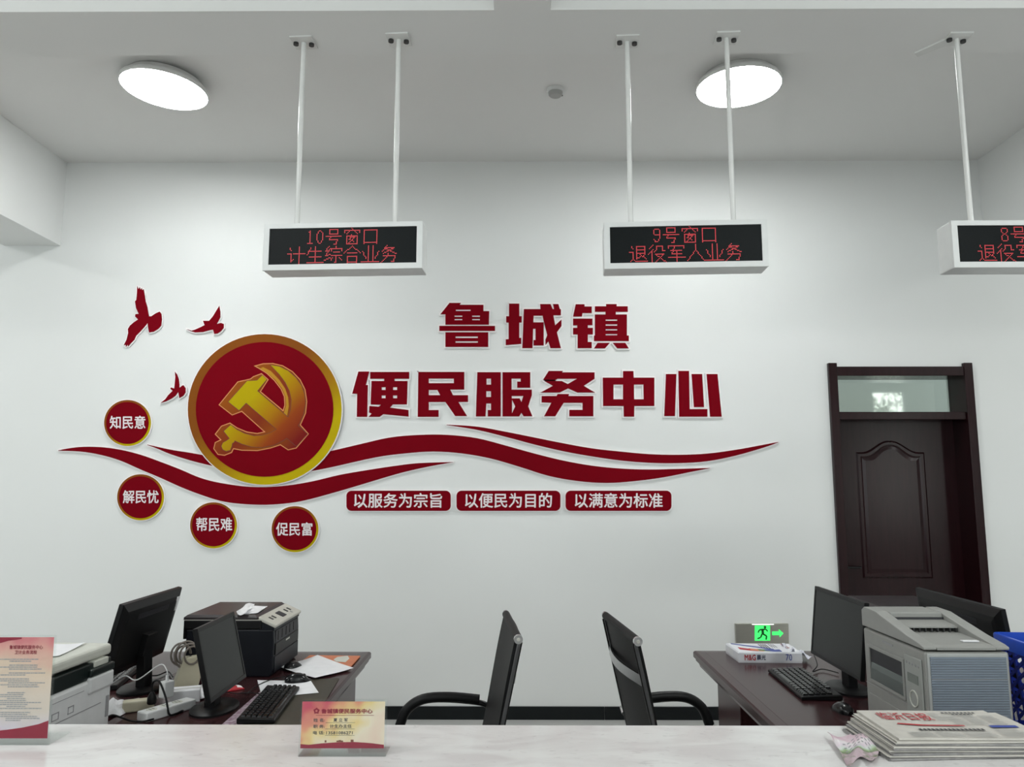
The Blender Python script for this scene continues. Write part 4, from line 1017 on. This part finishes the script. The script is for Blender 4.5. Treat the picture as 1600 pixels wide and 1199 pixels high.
MB().box(.02, .07, -hy + .05, -hy + .066, SH + .0145, SH + .0175).build('lid_tab', M_PAPER, gp_)
# near face: ribbed blue-grey panel in a pale surround
MB().box(-hx + .006, hx - .008, -hy - .004, -hy + .002, .015, SH - .010).build('near_surround', mat('pale_grey_plastic', srgb(172, 174, 172), .4, scale=25), gp_, bevel=.003)
rb = MB()
zs = [.02 + k * .0072 for k in range(44)]
for k in range(len(zs) - 1): rb.box(-hx + .014, hx - .014, -hy - .0068, -hy - .003, zs[k], zs[k + 1] - .0012)
rb.build('ribbed_panel', M_BLUEG, gp_)
MB().box(-hx + .014, hx - .014, -hy - .0072, -hy - .004, .262, .2635).build('panel_seam', M_GINK, gp_)
MB().box(.03, .07, -hy - .0075, -hy - .0066, .115, .155).build('rating_label', mat('grey_label', srgb(112, 118, 128), .5, scale=30), gp_)
# side that faces the chair: output opening, control panel, tray opening
fx = -hx
def sidebox(name, m_, y0, y1, z0, z1, d0=.0, d1=.003, bevel=.0): return MB().box(fx - d1, fx + d0, -hy + y0, -hy + y1, z0, z1).build(name, m_, gp_, bevel=bevel)
sidebox('output_recess', M_INK, .135, .37, .175, .285, .0, .001)
fr_ = MB()
for (y0, y1, z0, z1) in ((.125, .38, .283, .295), (.125, .38, .165, .177), (.125, .137, .177, .283), (.368, .38, .177, .283)): fr_.box(fx - .006, fx, -hy + y0, -hy + y1, z0, z1)
fr_.build('output_frame', M_GREYP, gp_, bevel=.002)
MB().hexa([(fx - .003, -hy + .14, .177), (fx - .003, -hy + .366, .177), (fx - .001, -hy + .366, .177), (fx - .001, -hy + .14, .177)], [(fx - .004, -hy + .14, .215), (fx - .004, -hy + .366, .215), (fx - .001, -hy + .366, .235), (fx - .001, -hy + .14, .235)]).build('output_flap', mat('smoky_plastic', srgb(84, 92, 90), .25, scale=20), gp_)
cpn = sidebox('control_panel', mat('panel_grey', srgb(158, 160, 156), .4, scale=30), .015, .118, .115, .315, 0, .006, .003)
MB().box(fx - .0072, fx - .006, -hy + .035, -hy + .10, .235, .262).build('display', mat('lcd_grey', srgb(112, 118, 112), .3, scale=30), cpn)
for k in range(5): MB().cyl((fx - .006, -hy + .03 + k * .018, .292), (fx - .0075, -hy + .03 + k * .018, .292), .004, 10).build('button', M_GINK, cpn)
ring = [(-hy + .066 + .024 * math.cos(q_ * .4189), .188 + .024 * math.sin(q_ * .4189)) for q_ in range(15)]
MB().tube([(fx - .007, y_, z_) for y_, z_ in ring + ring[:1]], .0025, 6).build('dial_ring', M_CREAM, cpn, smooth=True)
MB().cyl((fx - .006, -hy + .03, .135), (fx - .0085, -hy + .03, .135), .008, 14).build('start_button', M_BINK, cpn)
MB().box(fx - .0011, fx, -hy + .20, -hy + .27, .318, .325).build('maker_mark', M_GINK, gp_)
sidebox('seam_line', M_GINK, .005, .415, .155, .1565, 0, .0009)
sidebox('tray_recess', M_INK, .12, .30, .02, .085, 0, .001)
tr = MB()
for (y0, y1, z0, z1) in ((.10, .39, .085, .125), (.30, .39, .015, .085), (.10, .12, .015, .085)): tr.box(fx - .004, fx, -hy + y0, -hy + y1, z0, z1)
tr.build('tray_frame', M_GREYP, gp_, bevel=.002)
MB().box(fx - .0046, fx - .003, -hy + .03, -hy + .09, .06, .09).build('info_label', mat('blue_label', srgb(104, 112, 150), .5, scale=60), gp_)

# ---- dark printer at the back of the basket desk
dp = thing('printer', 'dark printer with flat lid in front of the door, half hidden by the grey printer', 'printer', (1.815, 3.80, .75))
MB().box(-.165, .165, -.16, .17, 0, .25).build('body', M_BLK, dp, bevel=.006)
MB().loft([[(-.17 + i, -.165 + i, z), (.17 - i, -.165 + i, z), (.17 - i, .175 - i, z), (-.17 + i, .175 - i, z)] for i, z in ((0, .252), (0, .285), (.008, .300))]).build('lid', M_DARKLID, dp)
MB().box(-.02, .15, -.172, -.165, .235, .278).build('paper_strip', M_PAPER, dp)

# ---- blue basket
bk = thing('plastic_basket', 'blue slotted plastic basket behind the grey printer', 'basket', (1.897, 2.715, .75), R(-3))
bw, bd, bh = .215, .105, .332
def bloop(k, z, n=6):
    r = rrect(-bw * k, -bd * k, bw * k, bd * k, .025); return [(x_, y_, z) for x_, y_ in r]
MB().loft([bloop(1.0, bh - .048), bloop(1.035, bh - .045), bloop(1.05, bh - .005), bloop(1.04, bh), bloop(.985, bh), bloop(.965, bh - .048)], cap=False).build('rim', M_BLUE, bk, smooth=True)
dkb = mat('dark_blue_plastic', srgb(22, 48, 150), .35, scale=25)
sl = MB()
sl.loft([bloop(.86, .0), bloop(.865, .04), bloop(.84, .04), bloop(.84, .006)], cap=True)
def wallpt(axis, sgn, a, z):
    k = .865 + .125 * (z - .04) / (bh - .09)
    return Vector((a * k, sgn * bd * k, z)) if axis == 'x' else Vector((sgn * bw * k, a * k, z))
def bar(axis, sgn, a0, z0, a1, z1, wd_):
    d_ = Vector((a1 - a0, z1 - z0)).normalized(); n_ = Vector((-d_.y, d_.x)) * wd_ / 2
    q4 = [wallpt(axis, sgn, a0 + n_.x, z0 + n_.y), wallpt(axis, sgn, a1 + n_.x, z1 + n_.y), wallpt(axis, sgn, a1 - n_.x, z1 - n_.y), wallpt(axis, sgn, a0 - n_.x, z0 - n_.y)]
    o_ = Vector((0, -sgn * .004, 0)) if axis == 'x' else Vector((-sgn * .004, 0, 0))
    sl.hexa(q4, [p + o_ for p in q4])
for axis, half in (('x', bw), ('y', bd)):
    for sgn in (-1, 1):
        ncol = 8 if axis == 'x' else 4; cw = 2 * half * .97 / ncol
        for c_ in range(ncol + 1): bar(axis, sgn, -half * .97 + c_ * cw, .035, -half * .97 + c_ * cw, bh - .04, .012)
        for c_ in range(ncol):
            z_ = .06
            while z_ < bh - .05:
                bar(axis, sgn, -half * .97 + c_ * cw, min(z_ + .035, bh - .045), -half * .97 + (c_ + 1) * cw, z_, .010); z_ += .034
sl.build('slotted_wall', dkb, bk)

# ---- pack of copy paper
a0 = pZ(1154, 1036); a1 = pZ(1266, 1037)
pw = .305; pd = .21; ph = .05
ang = math.atan2(a1.y - a0.y, a1.x - a0.x)
pr = thing('paper_pack', 'opened white paper pack with blue and red print, below the exit sign', 'paper pack', (a0.x, a0.y, .75), ang)
def wob(u, v, s): return .0016 * math.sin(u * 19 + s) * math.sin(v * 11 + s * 2)
MB().loft([[(i, i, z), (pw - i, i + .002, z), (pw - i + .004, pd - i, z), (i - .012, pd - i, z)] for i, z in ((.002, 0), (0, .01), (.001, ph - .006), (.005, ph))]).build('wrapped_ream', mat('pack_wrapper', (.80, .81, .84, 1), .3, col2=(.72, .73, .80, 1), scale=22, bump=.5, bscale=40), pr, smooth=False)
def topq(name, poly, mm, e=.0008): return MB().prism(poly, lambda p, t: (p.x * pw, p.y * pd, ph + e * t)).build(name, mm, pr)
def bez(pts, w0, w1):
    s = smooth_path([(x_, y_, 0) for x_, y_ in pts], 5); n = len(s)
    up = [(p.x, p.y + (w0 + (w1 - w0) * i / (n - 1)) / 2) for i, p in enumerate(s)]; dn = [(p.x, p.y - (w0 + (w1 - w0) * i / (n - 1)) / 2) for i, p in enumerate(s)]
    return up + dn[::-1]
topq('blue_swoosh', bez([(.04, .93), (.2, .75), (.4, .55), (.62, .28)], .10, .16), M_BINK)
topq('red_swoosh', bez([(.08, .40), (.2, .28), (.33, .2)], .22, .20), M_RINK, .0010)
topq('orange_swoosh', bez([(.24, .30), (.33, .22), (.42, .18)], .20, .20), M_ORANGE, .0012)
topq('green_swoosh', bez([(.36, .24), (.46, .2), (.52, .18)], .18, .18), M_GREENM, .0014)
topq('navy_swoosh', bez([(.46, .22), (.58, .16), (.70, .18)], .16, .2), M_BINK, .0016)
tx = MB()
for k in range(4): tx.prism(quad(.47 + k * .035, .48 - .03 * k, .485 + k * .035, .88), lambda p, t: (p.x * pw, p.y * pd, ph + .0009 * t))
for k in range(3): tx.prism(quad(.64 + k * .035, .52, .648 + k * .035, .9), lambda p, t: (p.x * pw, p.y * pd, ph + .0009 * t))
tx.build('printed_lines', M_INK, pr)
t_ = MB(); put_text(t_, 'M&G', lambda u, v: ((.90 - .06 * v) * pw, (.9 - .45 * u) * pd, ph + .001), .02); t_.build('top_lettering', M_RINK, pr)
t_ = MB(); put_text(t_, 'M&G', lambda u, v: (.03 + .052 * u, -.0012, .012 + .026 * v), .03); t_.build('front_lettering', M_RINK, pr)
t_ = MB(); put_text(t_, '晨光', lambda u, v: (.088 + .042 * u, -.0012, .014 + .024 * v), .01); t_.build('front_characters', mat('navy_ink', srgb(30, 36, 80), .5, scale=30), pr)
t_ = MB(); put_text(t_, '70', lambda u, v: (.225 + .03 * u, -.0012, .012 + .03 * v), .0); t_.build('weight_mark', M_BINK, pr)
MB().sheet(lambda u, v: Vector((pw - .05 + .10 * u, .01 + .17 * v, .004 + (.05 * (1 - u * .7) + .010) * (.75 + .35 * math.sin(u * 14 + 5 * v) * math.cos(v * 12)))), 14, 12, th=.001).build('torn_wrapper', mat('clear_wrapper', (.74, .75, .82, 1), .18, col2=(.62, .62, .72, 1), scale=40), pr)

# ================================================================== the service counter and what stands on it
CY = pZ(800, 1133, 1.10).y
ct = thing('service_counter', 'long white marble service counter across the front of the room', 'counter', (0, CY - .3, 0))
MB().box(-3.3, 3.4, CY - .62, CY, 1.06, 1.10).build('countertop', M_MARBLE, ct, ct.location, bevel=.003)
MB().box(-3.3, 3.4, CY - .45, CY - .12, 0, 1.06).build('counter_front', M_WALL, ct, ct.location)
CT = 1.1001
def stand(name, label, cat, x0, x1, ybot, h, lean, foot, artmat, group=None, ph0=.012):
    """acrylic stand: leaning double sheet with a folded foot; the print sits between the sheets"""
    p0 = pZ(x0, ybot, 1.10); p1 = pZ(x1, ybot, 1.10)
    w_ = (p1 - p0).length; ang_ = math.atan2(p1.y - p0.y, p1.x - p0.x); cen = (p0 + p1) / 2
    t = thing(name, label, cat, (cen.x, cen.y, CT), ang_, group)
    L_ = Matrix.Rotation(-lean, 4, 'X')
    m_ = MB(); m_.M = L_
    m_.box(-w_ / 2, w_ / 2, 0, .002, 0, h).box(-w_ / 2, w_ / 2, .0042, .0062, 0, h)
    m_.M = None
    m_.box(-w_ / 2, w_ / 2, 0, foot, 0, .003)
    m_.build('acrylic_sheet', M_ACRYL, t)
    c_ = MB(); c_.M = L_; c_.box(-w_ / 2 + .003, w_ / 2 - .004, .0023, .0033, ph0, h - .004)
    card = c_.build('printed_card', artmat, t)
    def on(u, v, e=.0):
        return L_ @ Vector((-w_ / 2 + .003 + (w_ - .007) * u, .0022 - e, ph0 + (h - .004 - ph0) * v))
    return t, card, on, w_
art1 = ramp_mat('notice_print', (0.05, 0, 1), .0, .21, [(0, srgb(190, 150, 168)), (.14, srgb(206, 196, 206)), (.3, srgb(206, 192, 182)), (.7, srgb(214, 190, 170)), (.86, srgb(216, 160, 150)), (1.0, srgb(206, 112, 122))], .5, .35, 18)
st, card, on, w_ = stand('notice_stand', 'upright clear stand with a pink office notice, at the end of the counter', 'notice stand', -36, 75.5, 1165, .206, R(-1), .075, art1)
lt = MB(); put_text(lt, '鲁城镇便民服务中心', lambda u, v: on(.345 + .50 * u, .882 + .040 * v, .0004), .012); put_text(lt, '卫计业务流程', lambda u, v: on(.43 + .33 * u, .832 + .038 * v, .0004), .012)
lt.build('heading', M_PINK, card)
rnd = random.Random(3); ln = MB(); v = .775
while v > .17:
    if rnd.random() < .86:
        u0 = .14 if rnd.random() < .6 else .36; u1 = .92 - rnd.random() * .35
        u = u0
        while u < u1:
            wl = min(.012 + rnd.random() * .05, u1 - u); hh = .0105
            ln.add([on(u, v, .0003), on(u + wl, v, .0003), on(u + wl, v + hh, .0003), on(u, v + hh, .0003)], [(0, 1, 2, 3)]); u += wl + .006
    v -= .0195
ln.build('fine_print', M_GINK, card)
rd = MB()
rd.prism([(0, 0), (1, 0), (1, .175), (.86, .14), (.62, .105), (.4, .085), (.2, .07), (0, .06)], lambda p, t: on(p.x, p.y, .0003), sides=False)
rd.prism([(0, 1), (0, .915), (.1, .93), (.22, .945), (.32, .965), (.44, .975), (.52, .985), (.52, 1)], lambda p, t: on(p.x, p.y, .0003), sides=False)
rd.build('red_band', M_PINK, card)
art2 = ramp_mat('name_card_print', (-0.55, 0, 0.8), -.06, .115, [(0, srgb(214, 150, 136)), (.16, srgb(222, 192, 176)), (.42, srgb(226, 212, 190)), (.60, srgb(224, 198, 136)), (.76, srgb(214, 140, 112)), (1.0, srgb(190, 70, 92))], .5, .8, 22)
st, card, on, w_ = stand('name_card_stand', 'small clear stand with a pink and yellow name card, middle of the counter', 'name card', 465.5, 602.5, 1183, .100, R(3), .055, art2, ph0=.014)
hd = MB(); put_text(hd, '鲁城镇便民服务中心', lambda u, v: on(.235 + .615 * u, .745 + .10 * v, .0004), .03)
def star(cx, cy, r, n=5, k=.45):
    return [(cx + (r if i % 2 == 0 else r * k) * math.sin(i * math.pi / n) * .55, cy + (r if i % 2 == 0 else r * k) * math.cos(i * math.pi / n)) for i in range(2 * n)]
hd.prism(star(.175, .80, .075, k=.72), lambda p, t: on(p.x, p.y, .0003), [star(.175, .80, .035)], sides=False)
hd.add([on(.17, .70, .0003), on(.87, .70, .0003), on(.87, .708, .0003), on(.17, .708, .0003)], [(0, 1, 2, 3)])
hd.build('heading', M_PINK, card)
bd_ = MB()
for k, (a_, b_) in enumerate((('姓 名:', '夏 立 军'), ('职 务:', '计生办主任'), ('电 话:', '13581086271'))):
    v0 = .565 - k * .135
    put_text(bd_, a_, lambda u, v: on(.145 + .135 * u, v0 + .075 * v, .0004), .02)
    bw_ = (.17, .26, .315)[k]; bx0 = (.385, .345, .305)[k]
    put_text(bd_, b_, lambda u, v: on(bx0 + bw_ * u, v0 + .005 + (.075 if k < 2 else .062) * v, .0004), .02)
    bd_.add([on(.29, v0 - .022, .0003), on(.645, v0 - .022, .0003), on(.645, v0 - .016, .0003), on(.29, v0 - .016, .0003)], [(0, 1, 2, 3)])
bd_.build('written_lines', mat('soft_black_ink', (.09, .09, .09, 1), .6, scale=30), card)
hl = MB().prism([(0, 0), (1, -.0), (1, .075), (.85, .11), (.65, .135), (.45, .13), (.25, .105), (.1, .075), (0, .09)], lambda p, t: on(p.x, p.y, .0003), sides=False)
hl.build('maroon_hill', M_PINK, card)
bl_ = MB()
for (x_, y_, w2, h2) in ((.43, .135, .08, .03), (.455, .165, .03, .01), (.60, .135, .035, .05), (.29, .125, .02, .045)): bl_.add([on(x_, y_, .00035), on(x_ + w2, y_, .00035), on(x_ + w2, y_ + h2, .00035), on(x_, y_ + h2, .00035)], [(0, 1, 2, 3)])
bl_.build('printed_skyline', mat('brown_ink', srgb(120, 70, 50), .5, scale=30), card)

# newspapers
nx0, nx1 = pZ(1340, 1109, 1.138).x, pZ(1534, 1109, 1.138).x
ny0, ny1 = pZ(1400, 1156, 1.134).y, pZ(1400, 1109, 1.138).y
newsm = mat('newsprint', srgb(196, 192, 184), .65, col2=srgb(176, 172, 166), scale=30)
newsg = mat('newsprint_grey', srgb(150, 148, 146), .65, col2=srgb(112, 110, 112), scale=70)
NP = 9; thk = .0040
rnd = random.Random(11)
LABN = ['lowest folded newspaper of the pile on the counter', 'second folded newspaper from the bottom of the pile', 'third folded newspaper from the bottom of the pile', 'fourth folded newspaper from the bottom of the pile', 'middle folded newspaper of the pile, fifth from the top', 'fourth folded newspaper from the top of the pile', 'third folded newspaper from the top of the pile', 'folded newspaper directly under the top one', 'top newspaper of the pile with a red masthead']
for i in range(NP):
    top = i == NP - 1
    w2, d2 = (nx1 - nx0) + .004, (ny1 - ny0)
    shx = 0 if top else -.004 - .0032 * (NP - 1 - i) + rnd.uniform(-.003, .003)
    ex = 0 if top else rnd.uniform(.01, .05)
    rz = 0 if top else R(rnd.uniform(-1.0, 1.6)) + R(.35) * (NP - 1 - i)
    t = thing('newspaper', LABN[i], 'newspaper', ((nx0 + nx1) / 2 + shx + ex / 2, (ny0 + ny1) / 2 + (0 if top else rnd.uniform(-.006, .002)), CT + i * thk), rz, 'newspapers in the pile')
    w2 += ex
    rr = rnd.uniform(.0, 6)
    m_ = MB()
    nl = 3
    for k in range(nl):
        zl_ = .0001 + k * thk / nl; th_ = thk / nl * .80
        sh = 0 if top else rnd.uniform(-.004, .004)
        f = lambda u, v, zl_=zl_, sh=sh, th_=th_: Vector(((u - .5) * w2 + sh, (v - .5) * d2 + sh * .4, zl_ + th_ + (.0 if not top else .0012 * math.sin(u * 6 + rr) * u * (k == 2) + .0)))
        m_.sheet(f, 6, 2, th=th_)
    # the rounded fold along the near edge
    m_.tube([(-w2 / 2, -d2 / 2, thk * .5), (w2 / 2, -d2 / 2, thk * .5)], thk * .42, 8)
    body = m_.build('folded_sheets', newsm if (top or i % 2) else newsg, t)
    if top:
        zt = thk + .0016
        def nt(u, v, e=0): return Vector(((u - .5) * w2, (v - .5) * d2, zt + e))
        a_ = MB(); put_text(a_, '临沂日报', lambda u, v: nt(.10 + .38 * u, .62 + .27 * v - .03 * u), .012); a_.build('masthead', M_RINK, body)
        b_ = MB(); put_text(b_, '看河东湖北好评如潮', lambda u, v: nt(.24 + .50 * u, .22 + .07 * v), .015); put_text(b_, '坚持一以贯之', lambda u, v: nt(.64 + .26 * u, .84 + .06 * v), .0)
        b_ = MB()
        for (u0, u1, v0, v1) in ((.24, .72, .235, .30), (.62, .88, .86, .90), (.68, .84, .80, .835)):
            u = u0
            while u < u1: b_.add([nt(u, v0), nt(min(u + .022, u1), v0), nt(min(u + .022, u1), v1), nt(u, v1)], [(0, 1, 2, 3)]); u += .030
        b_.build('headline', M_INK, body)
        r_ = MB(); r_.prism([(.14, .46), (.30, .40), (.62, .385), (.62, .42), (.32, .44), (.16, .50)], lambda p, t: nt(p.x, p.y), sides=False); r_.build('red_rule', M_RINK, body)
        bl = MB().prism([(.80, .34), (1.0, .34), (1.0, .42), (.80, .42)], lambda p, t: nt(p.x, p.y), sides=False); bl.build('blue_banner', M_BINK, body)
        g_ = MB()
        for (u0, u1, v0, v1) in ((.58, .70, .46, .78), (.72, .84, .46, .78), (.86, .98, .46, .78), (.12, .30, .04, .18), (.32, .50, .04, .18), (.52, .74, .04, .18), (.78, .97, .04, .30), (.50, .58, .6, .9)):
            v = v0
            while v < v1:
                g_.add([nt(u0, v), nt(u1 - rnd.uniform(0, .03), v), nt(u1 - .01, v + .012), nt(u0, v + .012)], [(0, 1, 2, 3)]); v += .034
        g_.build('text_columns', mat('pale_grey_ink', (.34, .34, .33, 1), .6, scale=30), body)

# crumpled flyer
fl = thing('flyer', 'small crumpled pink and green flyer lying on the counter beside the newspapers', 'flyer', tuple(pZ(1336, 1172, CT)))
FP = [(1292.5, 1149), (1312, 1144), (1327.5, 1155), (1340, 1157), (1359, 1148), (1380, 1163), (1373, 1181), (1366, 1199), (1352, 1191), (1340, 1189), (1322, 1197), (1306, 1173)]
def flm(u, v):
    L_ = (1292.5 + (1322 - 1292.5) * v, 1150 + 46 * v); Rr = (1380 - 14 * v, 1163 + 36 * v)
    dip = 13 * math.sin(math.pi * min(1, u * 1.0)) * (1 - .5 * v) if v < 2 else 0
    x_ = L_[0] + (Rr[0] - L_[0]) * u; y_ = L_[1] + (Rr[1] - L_[1]) * u
    y_ += (9 * math.sin(u * math.pi * 2.6) - 8 * u) * (1 - .25 * v)
    q_ = pZ(x_, y_, CT); q_.z = CT + .0015 + .006 * (1 + math.sin(u * 9 + v * 5)) * .6 + .005 * (1 + math.sin(v * 11 - u * 3)) * .5
    return q_
MB().sheet(flm, 18, 14, th=.0006).build('sheet', ramp_mat('flyer_print', (-.12, 1, 0), -.032, .03, [(0, srgb(186, 164, 172)), (.12, srgb(104, 120, 84)), (.26, srgb(150, 172, 130)), (.40, srgb(206, 214, 208)), (.55, srgb(216, 202, 212)), (.8, srgb(224, 218, 220)), (1, srgb(212, 184, 196))], .45, .5, 60), fl, fl.location)
tl = MB()
for k in range(4):
    for j in range(7):
        u0 = .22 + j * .085 + .01 * k; v0 = .26 + k * .085 + .02 * math.sin(j)
        q4 = [flm(u0, v0), flm(u0 + .05, v0 + .01), flm(u0 + .055, v0 + .035), flm(u0, v0 + .03)]
        for q_ in q4: q_.z += .0006
        tl.add(q4, [(0, 1, 2, 3)])
tl.build('printed_lines', M_GINK, fl, fl.location)
